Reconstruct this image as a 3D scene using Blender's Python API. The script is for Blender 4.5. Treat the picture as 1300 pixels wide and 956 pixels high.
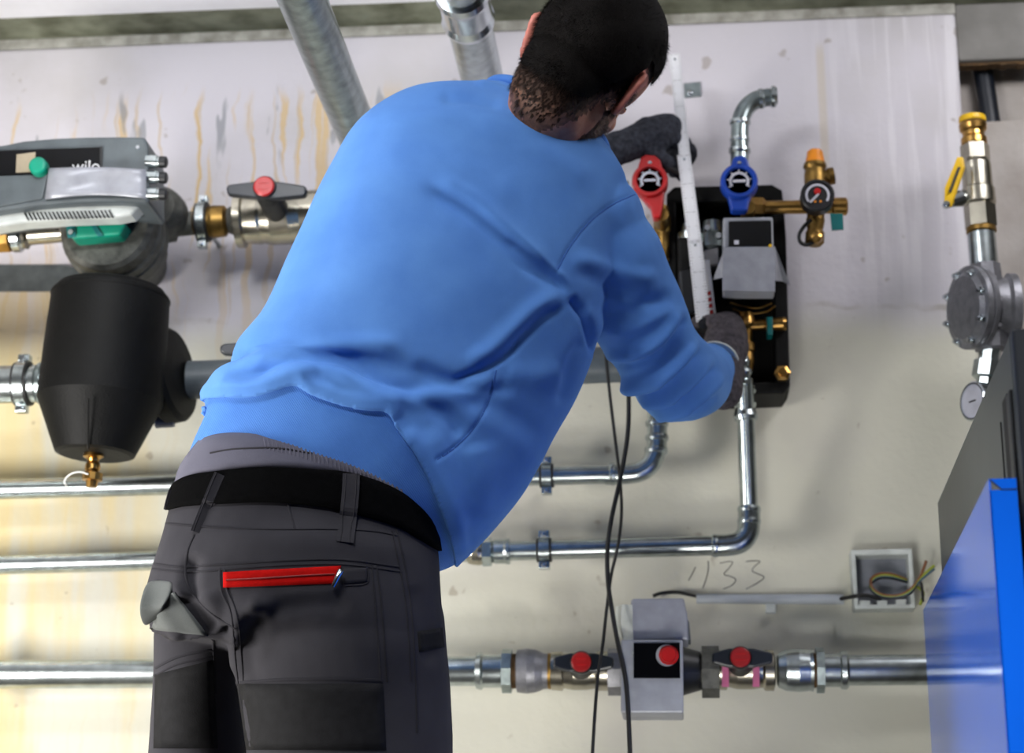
import bpy, bmesh, math, random
import numpy as np
from mathutils import Vector, Matrix
from mathutils.bvhtree import BVHTree

random.seed(7); rng = np.random.default_rng(7)
for o in list(bpy.data.objects): bpy.data.objects.remove(o)
scene = bpy.context.scene
COL = scene.collection

# ------------------------------------------------------------------ camera
FPX, PCX, PCY = 2600.0, 650.0, 433.0
CAM = Vector((0, 0, .42))
YAW, PITCH, ROLL = map(math.radians, (4.5, 16.0, -.3))
FW = Vector((-math.sin(YAW)*math.cos(PITCH), math.cos(YAW)*math.cos(PITCH), math.sin(PITCH)))
r0 = Vector((math.cos(YAW), math.sin(YAW), 0)); u0 = r0.cross(FW)
RT = r0*math.cos(ROLL)+u0*math.sin(ROLL); UP = RT.cross(FW)
cd = bpy.data.cameras.new('camera'); cam = bpy.data.objects.new('camera', cd); COL.objects.link(cam)
cam.matrix_world = Matrix(((RT.x, UP.x, -FW.x, CAM.x), (RT.y, UP.y, -FW.y, CAM.y), (RT.z, UP.z, -FW.z, CAM.z), (0, 0, 0, 1)))
cd.sensor_width = 36; cd.lens = FPX/1300*36; cd.shift_y = -(478-PCY)/1300
cd.clip_start = .05; cd.clip_end = 50
cd.dof.use_dof = True; cd.dof.focus_distance = 2.68; cd.dof.aperture_fstop = 4.5
scene.camera = cam

# ------------------------------------------------------------------ world, lamps, exposure
wd = bpy.data.worlds.new('world'); scene.world = wd; wd.use_nodes = True
wd.node_tree.nodes['Background'].inputs[0].default_value = (.75, .82, 1, 1)
wd.node_tree.nodes['Background'].inputs[1].default_value = .12
vs = scene.view_settings
scene.display_settings.display_device = 'sRGB'
vs.view_transform = 'Standard'; vs.look = 'None'; vs.gamma = 1; vs.use_curve_mapping = False
vs.exposure = 0.18

def area(name, loc, target, sx, sy, power, col, spread=180):
    l = bpy.data.lights.new(name, 'AREA'); l.shape = 'RECTANGLE'; l.size = sx; l.size_y = sy
    l.energy = power; l.color = col; l.spread = math.radians(spread)
    o = bpy.data.objects.new(name, l); COL.objects.link(o); o.location = loc
    o.rotation_euler = (Vector(target)-Vector(loc)).to_track_quat('-Z', 'Y').to_euler(); return o
area('ceiling_lamp_left', (-.75, 1.45, 1.98), (-.35, 3.0, 1.4), .4, .3, 21, (.97, .98, 1))
area('fill_upper_left', (-.55, 2.15, 2.0), (-.75, 3.4, 1.5), .5, .25, 5.8, (.97, .97, 1))  # added fill for the upper-left wall and upper back, no fixture there
area('ceiling_lamp_right', (.8, 2.75, 1.98), (.25, 3.4, 1.5), .4, .2, 5.5, (.97, .96, 1))
area('work_lamp', (-1.5, 2.3, .6), (-.75, 3.3, .95), .4, .5, 24, (1, .97, .93))
area('fill_boiler_flange', (1.1, .9, 1.95), (.36, 2.15, .8), .3, .3, 1.3, (.97, .98, 1), 35)  # narrow fill added to brighten the blue flange, not a room lamp
area('fill_casing_side', (-.35, 1.3, .1), (.36, 2.6, .75), .25, .25, .9, (.97, .98, 1), 40)  # added fill that lights the left side of the blue casing
area('fill_ceiling_strip', (-1.0, 2.6, 1.78), (-.85, 3.05, 2.05), .2, .2, .45, (.97, .98, 1), 80)  # uplight added only to whiten the visible ceiling strip
area('floor_lamp', (-.02, 2.3, .08), (-.2, 3.4, .9), .25, .2, 1, (1, .98, .93), 70)

# ------------------------------------------------------------------ helpers
def ray(px, py): return RT*((px-PCX)/FPX) - UP*((py-PCY)/FPX) + FW
def W(px, py, Y):
    r = ray(px, py); return CAM + r*((Y-CAM.y)/r.y)
def mpp(P): return (Vector(P)-CAM).dot(FW)/FPX
def project(V):
    d = V - np.array(CAM); z = d@np.array(FW)
    return np.stack([PCX+FPX*(d@np.array(RT))/z, PCY-FPX*(d@np.array(UP))/z], 1)

def link(name, me, parent=None):
    o = bpy.data.objects.new(name, me); COL.objects.link(o)
    if parent is not None:
        o.parent = parent
        o.matrix_parent_inverse = parent.matrix_basis.inverted()
    return o
def thing(name, label, cat, loc, group=None):
    o = bpy.data.objects.new(name, None); o.empty_display_size = .02; COL.objects.link(o); o.location = loc
    return tag(o, label, cat, group)
def tag(o, label, cat, group=None):
    o['label'] = label; o['category'] = cat
    if group: o['group'] = group
    return o
def frame(d):
    d = Vector(d).normalized()
    a = Vector((0, 0, 1)) if abs(d.z) < .9 else Vector((0, 1, 0))
    u = d.cross(a).normalized(); return d, u, d.cross(u)

class MB:
    def __init__(s): s.v = []; s.f = []; s.sm = []
    def add(s, V, F, smooth=True):
        n = len(s.v); s.v += [tuple(p) for p in V]
        s.f += [tuple(i+n for i in q) for q in F]; s.sm += [smooth]*len(F); return s
    def rings(s, R, cap=True, smooth=True):
        n = len(R[0]); V = [p for r in R for p in r]; F = []
        for k in range(len(R)-1):
            for i in range(n):
                j = (i+1) % n; F.append((k*n+i, k*n+j, (k+1)*n+j, (k+1)*n+i))
        s.add(V, F, smooth)
        if cap:
            s.add(R[0], [tuple(range(n-1, -1, -1))], False); s.add(R[-1], [tuple(range(n))], False)
        return s
    def lathe(s, A, d, prof, seg=24, smooth=True, rot=0):
        A = Vector(A); d, u, w = frame(d); R = []
        for t, r in prof:
            r = max(r, 1e-5)
            R.append([A+d*t+(u*math.cos(2*math.pi*i/seg+rot)+w*math.sin(2*math.pi*i/seg+rot))*r for i in range(seg)])
        # duplicate sharp rings so shading stays crisp
        for a, b in zip(R[:-1], R[1:]): s.rings([a, b], False, smooth)
        s.add(R[0], [tuple(range(seg-1, -1, -1))], False); s.add(R[-1], [tuple(range(seg))], False)
        return s
    def lp(s, A, B, Y, prof, seg=24, smooth=True, Y2=None, rot=0):
        """lathe along the line through two photo points at depth Y; prof = (distance along in px, radius in px)"""
        a = W(*A, Y); b = W(*B, Y if Y2 is None else Y2); L = math.dist(A, B); k = (b-a).length/L; m = (mpp(a)+mpp(b))/2
        return s.lathe(a, b-a, [(t*k, r*m) for t, r in prof], seg, smooth, rot)
    def tube(s, pts, r, seg=10, cap=True, smooth_path=0):
        pts = [Vector(p) for p in pts]
        if smooth_path: pts = catmull(pts, smooth_path)
        n = len(pts); rr = r if hasattr(r, '__len__') else [r]*n
        if len(rr) != n: rr = list(np.interp(np.linspace(0, 1, n), np.linspace(0, 1, len(rr)), rr))
        T = [(pts[min(i+1, n-1)]-pts[max(i-1, 0)]).normalized() for i in range(n)]
        _, u, _ = frame(T[0]); R = []
        for i in range(n):
            u = (u - T[i]*u.dot(T[i])).normalized(); w = T[i].cross(u)
            R.append([pts[i]+(u*math.cos(2*math.pi*k/seg)+w*math.sin(2*math.pi*k/seg))*rr[i] for k in range(seg)])
        return s.rings(R, cap)
    def prism(s, poly, ext):
        P = [Vector(p) for p in poly]; e = Vector(ext); n = len(P); Q = [p+e for p in P]
        F = [tuple(range(n)), tuple(range(2*n-1, n-1, -1))]
        for i in range(n): F.append((i, i+n, (i+1) % n+n, (i+1) % n))
        return s.add(P+Q, F, False)
    def pp(s, poly, Y, depth):
        """outline given in photo points at depth Y, extruded towards the wall"""
        return s.prism([W(x, y, Y) for x, y in poly], (0, depth, 0))
    def box(s, c, hx, hy, hz, X=(1, 0, 0), Yv=(0, 1, 0), Z=(0, 0, 1)):
        c = Vector(c); X = Vector(X)*hx; Yv = Vector(Yv)*hy; Z = Vector(Z)*hz
        V = [c+X*i+Yv*j+Z*k for i in (-1, 1) for j in (-1, 1) for k in (-1, 1)]
        return s.add(V, [(0, 1, 3, 2), (4, 6, 7, 5), (0, 4, 5, 1), (2, 3, 7, 6), (0, 2, 6, 4), (1, 5, 7, 3)], False)
    def ball(s, c, r, X=None, seg=20, rn=12):
        c = Vector(c); X = X or (Vector((1, 0, 0)), Vector((0, 1, 0)), Vector((0, 0, 1)))
        r = r if hasattr(r, '__len__') else (r, r, r); R = []
        for i in range(1, rn):
            a = math.pi*i/rn
            R.append([c+X[0]*(r[0]*math.sin(a)*math.cos(2*math.pi*k/seg))+X[1]*(r[1]*math.sin(a)*math.sin(2*math.pi*k/seg))+X[2]*(r[2]*math.cos(a)) for k in range(seg)])
        s.rings(R, False); n0 = len(s.v)
        top = c+X[2]*r[2]; bot = c-X[2]*r[2]
        s.add([top]+R[0], [(0, k+1, (k+1) % seg+1) for k in range(seg)])
        s.add([bot]+R[-1], [(0, (k+1) % seg+1, k+1) for k in range(seg)]); return s
    def mesh(s, name='m', mat=None):
        me = bpy.data.meshes.new(name); me.from_pydata(s.v, [], s.f); me.update()
        bm = bmesh.new(); bm.from_mesh(me); bmesh.ops.remove_doubles(bm, verts=bm.verts, dist=1e-6) if False else None
        bmesh.ops.recalc_face_normals(bm, faces=bm.faces); bm.to_mesh(me); bm.free()
        if len(me.polygons) == len(s.sm): me.polygons.foreach_set('use_smooth', s.sm)
        if mat: me.materials.append(mat)
        return me
    def build(s, name, mat, parent=None, bev=0, label=None):
        o = link(name, s.mesh(name, mat), parent)
        if bev:
            m = o.modifiers.new('bevel', 'BEVEL'); m.width = bev; m.segments = 2; m.limit_method = 'ANGLE'; m.angle_limit = math.radians(40)
        if label: o['label'] = label
        return o
def catmull(pts, k):
    pts = [Vector(p) for p in pts]; P = [pts[0]*2-pts[1]]+pts+[pts[-1]*2-pts[-2]]; out = []
    for i in range(1, len(P)-2):
        a, b, c, d = P[i-1:i+3]
        for j in range(k):
            t = j/k
            out.append(.5*((2*b)+(c-a)*t+(2*a-5*b+4*c-d)*t*t+(3*b-a-3*c+d)*t**3))
    out.append(pts[-1]); return out

# ------------------------------------------------------------------ materials
def srgb(r, g, b): return tuple(((c/255)/12.92 if c/255 <= .04045 else ((c/255+.055)/1.055)**2.4) for c in (r, g, b))+(1,)
def nodes(name):
    m = bpy.data.materials.new(name); m.use_nodes = True; nt = m.node_tree
    return m, nt, nt.nodes['Principled BSDF']
def N(nt, t, **kw):
    n = nt.nodes.new(t)
    for k, v in kw.items(): setattr(n, k, v)
    return n
def mat(name, col, rough=.5, metal=0, var=.12, vs_=30, bump=0, bs=200, spec=.5, col2=None, coat=0):
    m, nt, p = nodes(name); L = nt.links.new
    p.inputs['Roughness'].default_value = rough; p.inputs['Metallic'].default_value = metal
    p.inputs['Specular IOR Level'].default_value = spec; p.inputs['Coat Weight'].default_value = coat
    g = N(nt, 'ShaderNodeNewGeometry')
    n = N(nt, 'ShaderNodeTexNoise'); n.inputs['Scale'].default_value = vs_; n.inputs['Detail'].default_value = 5
    L(g.outputs['Position'], n.inputs['Vector'])
    mx = N(nt, 'ShaderNodeMix', data_type='RGBA')
    c2 = col2 or tuple(c*(1-var*2) for c in col[:3])+(1,)
    rr = N(nt, 'ShaderNodeMapRange'); rr.inputs[1].default_value = .35; rr.inputs[2].default_value = .68
    L(n.outputs['Fac'], rr.inputs[0]); L(rr.outputs[0], mx.inputs['Factor'])
    mx.inputs['A'].default_value = col; mx.inputs['B'].default_value = c2; L(mx.outputs['Result'], p.inputs['Base Color'])
    if bump:
        b = N(nt, 'ShaderNodeBump'); b.inputs['Strength'].default_value = bump; b.inputs['Distance'].default_value = .002
        n2 = N(nt, 'ShaderNodeTexNoise'); n2.inputs['Scale'].default_value = bs; n2.inputs['Detail'].default_value = 3
        L(g.outputs['Position'], n2.inputs['Vector']); L(n2.outputs['Fac'], b.inputs['Height']); L(b.outputs['Normal'], p.inputs['Normal'])
    return m
M = dict(
    galv=mat('galvanised_steel', srgb(196, 205, 206), .27, 1, .14, 60, .06, 90),
    galv_dull=mat('dull_galvanised_steel', srgb(166, 178, 178), .3, .95, .2, 45, .12, 120),
    chrome=mat('polished_steel', srgb(205, 212, 216), .16, 1, .05),
    brass=mat('brass', srgb(196, 152, 84), .28, 1, .16, 60),
    brass_old=mat('dull_brass', srgb(150, 118, 62), .42, .9, .2, 60),
    nickel=mat('nickel_plate', srgb(190, 184, 168), .26, 1, .1, 50),
    cast=mat('cast_iron', srgb(98, 98, 92), .6, .35, .25, 70, .5, 260),
    cast_light=mat('cast_aluminium', srgb(140, 140, 145), .45, .6, .15, 60, .3, 260),
    black=mat('black_plastic', srgb(24, 25, 28), .42, 0, .1),
    black_gloss=mat('glossy_black_display', srgb(10, 11, 14), .12, 0, .1),
    foam=mat('black_expanded_foam', srgb(11, 11, 10), .6, 0, .2, 60, .35, 320, .2),
    navy=mat('dark_navy_plastic', srgb(20, 26, 36), .38),
    rubber=mat('black_rubber', srgb(20, 20, 20), .55),
    red=mat('red_plastic', srgb(190, 22, 24), .35),
    red_dark=mat('dark_red_plastic', srgb(165, 22, 24), .4),
    blue=mat('blue_plastic', srgb(24, 68, 170), .35),
    orange=mat('orange_plastic', srgb(232, 140, 20), .45),
    yellow=mat('yellow_plastic', srgb(238, 190, 14), .4),
    teal=mat('teal_plastic', srgb(0, 150, 120), .4),
    teal_dark=mat('dark_teal_plastic', srgb(0, 110, 110), .4),
    grey_dark=mat('slate_grey_plastic', srgb(88, 96, 100), .45),
    grey=mat('grey_plastic', srgb(140, 143, 152), .45),
    grey_frame=mat('light_grey_plastic', srgb(160, 163, 170), .4),
    grey_pale=mat('pale_grey_plastic', srgb(205, 210, 206), .45),
    tape=mat('silver_grey_tape', srgb(160, 162, 170), .4, .15, .1, 40, .15, 120),
    tape_dark=mat('grey_cloth_tape', srgb(84, 90, 92), .55, 0, .2, 40, .2, 200),
    white=mat('white_paint', srgb(236, 236, 236), .4, 0, .03),
    white_strap=mat('white_nylon', srgb(240, 240, 235), .4),
    conduit=mat('grey_conduit', srgb(172, 178, 184), .5, 0, .05),
    screw=mat('bright_screw', srgb(215, 220, 225), .22, 1, .05),
    pink=mat('pink_tag', srgb(226, 120, 160), .5),
    pale_face=mat('pale_dial_face', srgb(205, 205, 215), .4),
    wire_brown=mat('brown_wire', srgb(120, 70, 34), .45), wire_green=mat('yellow_green_wire', srgb(150, 160, 40), .45),
    wire_blue=mat('blue_grey_wire', srgb(60, 90, 110), .45), wire_black=mat('black_wire', srgb(18, 18, 20), .45),
    boiler=mat('boiler_grey_panel', srgb(62, 66, 66), .38, 0, .1, 12, .05, 40),
    boiler_blue=mat('glossy_blue_panel', srgb(16, 98, 222), .09, 0, .03, 8, spec=.3, coat=0),
    skin=mat('skin', srgb(205, 150, 122), .5, 0, .1, 60, .15, 700, col2=srgb(190, 122, 96)),
    ear=mat('flushed_ear_skin', srgb(214, 132, 116), .45, 0, .1, 80),
    hair=mat('dark_brown_hair', srgb(19, 15, 13), .7, 0, .3, 300, .6, 900, .12),
    stubble=mat('brown_stubble', srgb(64, 44, 34), .6, 0, .3, 300),
    glove=mat('dark_grey_glove', srgb(92, 86, 90), .85, 0, .25, 150, .8, 700, .2),
    glove_dark=mat('charcoal_knit_glove', srgb(66, 68, 76), .9, 0, .3, 120, .9, 600, .15),
    belt=mat('black_webbing', srgb(7, 7, 8), .85, 0, .3, 200, .4, 800, .05),
    zip=mat('red_zip_tape', srgb(178, 10, 6), .85, 0, .08, 200, spec=.1),
    trouser_black=mat('black_reinforcement', srgb(28, 28, 30), .8, 0, .2, 80, .3, 700, .2),
    boot=mat('boot_leather', srgb(40, 34, 30), .6), shadowgap=mat('dark_gap', srgb(12, 12, 12), .8),
    rust=mat('rusty_hemp_thread', srgb(104, 76, 40), .7, .2, .3, 120),
    soffit=mat('white_ceiling_board', srgb(244, 244, 248), .5, 0, .02),
    floor=mat('concrete_floor', srgb(96, 94, 90), .7, 0, .15, 4, .2, 40),
    side=mat('side_wall_plaster', srgb(104, 104, 102), .8, 0, .1, 3, .2, 40),
)

def fabric(name, col, col2, rib=None, weave=1400, strength=.22, sheen=.3):
    m, nt, p = nodes(name); L = nt.links.new
    p.inputs['Roughness'].default_value = .85; p.inputs['Specular IOR Level'].default_value = .2
    p.inputs['Sheen Weight'].default_value = sheen; p.inputs['Sheen Roughness'].default_value = .5
    p.inputs['Sheen Tint'].default_value = tuple(min(1, c*1.6+.1) for c in col[:3])+(1,)
    g = N(nt, 'ShaderNodeNewGeometry')
    n = N(nt, 'ShaderNodeTexNoise'); n.inputs['Scale'].default_value = 14; n.inputs['Detail'].default_value = 4
    n3 = N(nt, 'ShaderNodeTexNoise'); n3.inputs['Scale'].default_value = weave; n3.inputs['Detail'].default_value = 2
    for q in (n, n3): L(g.outputs['Position'], q.inputs['Vector'])
    ad = N(nt, 'ShaderNodeMath', operation='MULTIPLY_ADD'); ad.inputs[1].default_value = .5
    L(n3.outputs['Fac'], ad.inputs[0]); L(n.outputs['Fac'], ad.inputs[2])
    rr = N(nt, 'ShaderNodeMapRange'); rr.inputs[1].default_value = .5; rr.inputs[2].default_value = 1.0
    L(ad.outputs[0], rr.inputs[0])
    mx = N(nt, 'ShaderNodeMix', data_type='RGBA'); mx.inputs['A'].default_value = col; mx.inputs['B'].default_value = col2
    L(rr.outputs[0], mx.inputs['Factor']); L(mx.outputs['Result'], p.inputs['Base Color'])
    b = N(nt, 'ShaderNodeBump'); b.inputs['Strength'].default_value = strength; b.inputs['Distance'].default_value = .001
    if rib:
        wv = N(nt, 'ShaderNodeTexWave', wave_type='BANDS', bands_direction='X'); wv.inputs['Scale'].default_value = rib[1]
        wv.inputs['Distortion'].default_value = .3
        mp = N(nt, 'ShaderNodeMapping'); mp.inputs['Rotation'].default_value = rib[0]
        L(g.outputs['Position'], mp.inputs['Vector']); L(mp.outputs[0], wv.inputs['Vector']); L(wv.outputs['Fac'], b.inputs['Height'])
        b.inputs['Strength'].default_value = .35; b.inputs['Distance'].default_value = .001
    else: L(n3.outputs['Fac'], b.inputs['Height'])
    L(b.outputs['Normal'], p.inputs['Normal']); return m
M['sweat'] = fabric('blue_sweatshirt_jersey', srgb(98, 150, 222), srgb(84, 134, 210))
M['rib'] = fabric('blue_rib_knit', srgb(86, 138, 214), srgb(74, 122, 200), rib=((0, math.radians(33), 0), 130))
M['trouser'] = fabric('grey_work_twill', srgb(56, 55, 60), srgb(46, 45, 50), weave=1100, sheen=.15)
M['trouser_band'] = fabric('grey_elastic_waistband', srgb(98, 97, 110), srgb(84, 83, 96), weave=900)
M['trouser_seam'] = fabric('grey_seam_twill', srgb(46, 45, 50), srgb(38, 37, 42), weave=1100, sheen=.1)
M['trouser_lit'] = fabric('lamplit_pocket_twill', srgb(104, 107, 106), srgb(88, 92, 90), weave=900)  # grey trouser cloth, lamp light on the hip painted in as a paler tone
M['sweat_seam'] = fabric('blue_seam_thread', srgb(62, 104, 180), srgb(54, 94, 170))

def wall_material():
    m, nt, p = nodes('lime_plaster_wall'); L = nt.links.new
    p.inputs['Roughness'].default_value = .85; p.inputs['Specular IOR Level'].default_value = .2
    g = N(nt, 'ShaderNodeNewGeometry'); sp = N(nt, 'ShaderNodeSeparateXYZ'); L(g.outputs['Position'], sp.inputs[0])
    def noise(scale, det=5, vec=None, sc=None, loc=(0, 0, 0)):
        n = N(nt, 'ShaderNodeTexNoise'); n.inputs['Scale'].default_value = scale; n.inputs['Detail'].default_value = det
        mp = N(nt, 'ShaderNodeMapping'); mp.inputs['Scale'].default_value = sc or (1, 1, 1); mp.inputs['Location'].default_value = loc
        L(g.outputs['Position'], mp.inputs[0]); L(mp.outputs[0], n.inputs['Vector']); return n.outputs['Fac']
    def rng_(x, a, b, lo=0., hi=1.):
        r = N(nt, 'ShaderNodeMapRange', interpolation_type='SMOOTHSTEP')
        for i, v in zip((1, 2, 3, 4), (a, b, lo, hi)): r.inputs[i].default_value = v
        L(x, r.inputs[0]); return r.outputs[0]
    def mul(*xs):
        o = xs[0]
        for x in xs[1:]:
            k = N(nt, 'ShaderNodeMath', operation='MULTIPLY'); L(o, k.inputs[0])
            if isinstance(x, float): k.inputs[1].default_value = x
            else: L(x, k.inputs[1])
            o = k.outputs[0]
        return o
    def add(a, b, k=1.):
        q = N(nt, 'ShaderNodeMath', operation='MULTIPLY_ADD'); L(b, q.inputs[0]); q.inputs[1].default_value = k; L(a, q.inputs[2]); return q.outputs[0]
    def mix(c, col, f):
        q = N(nt, 'ShaderNodeMix', data_type='RGBA'); L(f, q.inputs['Factor'])
        if isinstance(c, tuple): q.inputs['A'].default_value = c
        else: L(c, q.inputs['A'])
        q.inputs['B'].default_value = col; return q.outputs['Result']
    X, Z = sp.outputs[0], sp.outputs[2]
    zz = add(Z, noise(9, 4), .06)
    c = mix(srgb(203, 201, 186), srgb(203, 199, 205), rng_(zz, 1.40, 1.50))          # lilac coat over beige concrete
    c = mix(c, srgb(178, 174, 168), mul(rng_(noise(3.2, 6), .45, .75), .6))
    # rusty water streaks, upper left
    reg = mul(rng_(X, -.34, -.5), rng_(zz, 1.93, 1.87), rng_(zz, 1.35, 1.7, .12, 1.))
    wob = N(nt, 'ShaderNodeCombineXYZ'); L(add(X, noise(11, 3, loc=(3, 1, 0)), .05), wob.inputs[0]); L(mul(Z, .03), wob.inputs[2])
    def streak(scale, off):
        n = N(nt, 'ShaderNodeTexNoise'); n.inputs['Scale'].default_value = scale; n.inputs['Detail'].default_value = 2
        mp = N(nt, 'ShaderNodeMapping'); mp.inputs['Location'].default_value = (off, off, 0)
        L(wob.outputs[0], mp.inputs[0]); L(mp.outputs[0], n.inputs['Vector']); return n.outputs['Fac']
    st = mul(rng_(streak(46, 2.), .555, .61), rng_(noise(5, 3, sc=(3, 1, .8)), .34, .46))
    c = mix(c, srgb(206, 172, 104), mul(st, reg, .65))
    c = mix(c, srgb(190, 160, 100), mul(rng_(streak(75, 7.), .60, .65), reg, .5))
    # grey dribbles just under the coat edge
    g2 = mul(rng_(noise(34, 2, sc=(1, 1, .25), loc=(9, 0, 1)), .62, .66), rng_(Z, 1.72, 1.80), rng_(Z, 1.90, 1.86), rng_(X, -.30, -.45))
    c = mix(c, srgb(140, 142, 146), mul(g2, .75))
    # ochre staining, lower left
    oc = mul(rng_(X, -.78, -1.0), rng_(zz, 1.62, 1.5), rng_(noise(14, 4, sc=(1, 1, .14), loc=(2, 0, 0)), .42, .62))
    c = mix(c, srgb(214, 186, 104), mul(oc, .5))
    # faint vertical wash to the right, one beige run
    c = mix(c, srgb(222, 219, 222), mul(rng_(noise(40, 3, sc=(1, 1, .06)), .48, .62), rng_(X, .22, .4), rng_(Z, 1.35, 1.6), .6))
    c = mix(c, srgb(196, 184, 165), mul(rng_(X, .275, .282), rng_(X, .296, .289), rng_(Z, 1.6, 1.75), rng_(zz, 1.98, 1.94), .6))
    # board joint line and dark specks
    c = mix(c, srgb(150, 140, 126), mul(rng_(zz, 1.468, 1.473), rng_(zz, 1.482, 1.477), rng_(noise(6), .4, .6), .55))
    c = mix(c, srgb(140, 126, 110), mul(rng_(noise(26, 2, loc=(1, 2, 5)), .70, .76), .5))
    L(c, p.inputs['Base Color'])
    b = N(nt, 'ShaderNodeBump'); b.inputs['Strength'].default_value = .3; b.inputs['Distance'].default_value = .004
    L(add(noise(60, 6), noise(7, 4), .8), b.inputs['Height']); L(b.outputs['Normal'], p.inputs['Normal'])
    return m
M['wall'] = wall_material()
M['moss'] = mat('mossy_concrete', srgb(142, 146, 126), .9, 0, .1, 16, .5, 90, .2, col2=srgb(96, 98, 80))
M['conc'] = mat('bare_grey_concrete', srgb(140, 138, 134), .9, 0, .1, 9, .5, 90, .2, col2=srgb(116, 114, 110))
M['conc_pale'] = mat('pale_concrete', srgb(186, 180, 174), .9, 0, .1, 12, .4, 90, .2, col2=srgb(168, 160, 152))
M['conc_edge'] = mat('chipped_concrete_edge', srgb(178, 176, 168), .9, 0, .1, 30, .6, 120, .2, col2=srgb(128, 126, 116))
M['pencil'] = mat('pencil_mark', srgb(112, 110, 106), .8)

# ------------------------------------------------------------------ the room
YW = 3.4
def struct(o, label=None):
    o['kind'] = 'structure'
    if label: o['label'] = label
    return o
XL, XR, YB = -2.3, 1.5, -1.2
zc = W(0, 58, YW).z + .012                     # underside of the bare concrete strip
xe = W(1218, 90, YW).x                         # right edge of the plastered panel
z_lint, z_slab = W(1260, 82, YW+.03).z, W(1260, 156, YW+.03).z
wall = struct(MB().box(((XL+xe)/2, YW+.11, (zc-.02)/2), (xe-XL)/2, .11, (zc-.02)/2).build('wall_back', M['wall'], bev=.006), 'lime washed concrete wall with rusty streaks behind the pipes')
# pencil digits 7 3 3 on the wall
for pts in ([(874, 737), (879, 728), (883, 720)], [(899, 712), (899, 722), (897, 733), (892, 747)],
            [(914, 715), (924, 713), (930, 714), (925, 722), (919, 729), (928, 732), (934, 736), (929, 743), (918, 748)],
            [(947, 713), (957, 712), (965, 713), (958, 719), (955, 725), (963, 729), (970, 733), (962, 740), (947, 748)]):
    MB().tube([W(x, y, YW-.0002) for x, y in pts], .0009, 6, smooth_path=4).build('pencil_mark', M['pencil'], wall)
struct(MB().box(((XL+XR)/2, (YB+YW)/2, -.05), (XR-XL)/2, (YW-YB)/2+.3, .05).build('floor', M['floor']), 'grey concrete floor')
ye = 3.302
struct(MB().box(((XL+XR)/2, (YB+ye)/2, zc+.056), (XR-XL)/2, (ye-YB)/2, .06).build('ceiling', M['soffit']), 'white ceiling board with a straight edge')
struct(MB().box(((XL+XR)/2, (ye+YW+.3)/2, zc+.06), (XR-XL)/2, (YW+.3-ye)/2, .06).build('trim_1', M['moss']), 'greenish bare concrete strip along the ceiling edge')
struct(MB().box(((XL+xe)/2, YW+.1, zc-.01), (xe-XL)/2, .098, .01).build('trim_2', M['conc_edge']), 'chipped concrete joint between wall and ceiling')
lint = struct(MB().box(((xe+XR)/2, YW+.021, (z_lint+zc)/2), (XR-xe)/2, .016, (zc-z_lint)/2).build('trim_3', M['conc'], bev=.004), 'grey concrete lintel above the wall recess')
s = MB(); r_ = random.Random(3)
for k in range(26):
    x = xe+.004+k*.011; s.box((x, YW+.03, z_lint-.001), .006, .012, .0025+r_.random()*.003)
s.build('rusty_edge', M['rust'], lint)
struct(MB().box(((xe+XR)/2, YW+.035, z_slab/2), (XR-xe)/2, .015, z_slab/2).build('wall_alcove', M['conc_pale'], bev=.004), 'pale concrete wall below the recess')
struct(MB().box(((xe+XR)/2, YW+.115, zc/2), (XR-xe)/2, .02, zc/2).build('wall_recess', M['conc_pale']), 'back of the wall recess')
struct(MB().box((XL-.05, (YB+YW)/2, zc/2), .05, (YW-YB)/2+.3, zc/2+.05).build('wall_left', M['side']))
struct(MB().box((XR+.05, (YB+YW)/2, zc/2), .05, (YW-YB)/2+.3, zc/2+.05).build('wall_right', M['side']))
struct(MB().box(((XL+XR)/2, YB-.05, zc/2), (XR-XL)/2, .05, zc/2+.05).build('wall_front', M['side']))
# dark pipe standing in the recess
tag(MB().tube([W(1244, 62, YW+.073), W(1262, 185, YW+.073)], .0175, 20).build('waste_pipe', M['navy']), 'dark grey pipe standing in the wall recess at top right', 'pipe')

# ------------------------------------------------------------------ pipes, clamps, valves
YP = 3.325
ZD = Vector((0, 0, 1)); TOV = Vector((0, -1, 0))
def clamp(name, A, B, Y, x, w, r, label, bolts=True, dirpx=(0, -1)):
    """pipe clamp: two half rings with rubber edges, bolt lugs, stud to the wall"""
    t = thing(name, label, 'pipe clamp', W(x, A[1], YW), 'pipe clamps on the wall')
    L = math.dist(A, B); tx = math.dist(A, (x, A[1]+(B[1]-A[1])*(x-A[0])/(B[0]-A[0]))) if A[0] != B[0] else 0
    a, b = W(*A, Y), W(*B, Y); d = (b-a).normalized(); c = a+(b-a)*(tx/L); m = mpp(c)
    q = MB().lathe(c-d*(w/2*m), d, [(0, r*m*.86), (0, r*m), (w*m, r*m), (w*m, r*m*.86)], 28).build('band', M['galv'], t)
    for s in (-1, 1):
        MB().lathe(c+d*(s*w*.62*m)-d*(1.5*m), d, [(0, r*m*.8), (.0, r*m*.97), (3*m, r*m*.97), (3*m, r*m*.8)], 24).build('rubber_lining', M['rubber'], t)
    for s in (-1, 1):
        z = ZD*(s*(r+4)*m)
        MB().box(c+z, w*.55*m, .009, 4.5*m).build('lug', M['galv'], t, bev=.001)
        MB().lathe(c+z+TOV*.009, TOV, [(0, 3.4*m), (.003, 3.4*m), (.004, 2.4*m)], 10).build('screw', M['screw'], t)
    MB().lathe(Vector((c.x, c.y+r*m*.9, c.z)), (0, 1, 0), [(0, .004), (YW-c.y-r*m*.9+.004, .004)], 10).build('stud', M['galv'], t)
    return t

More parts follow.
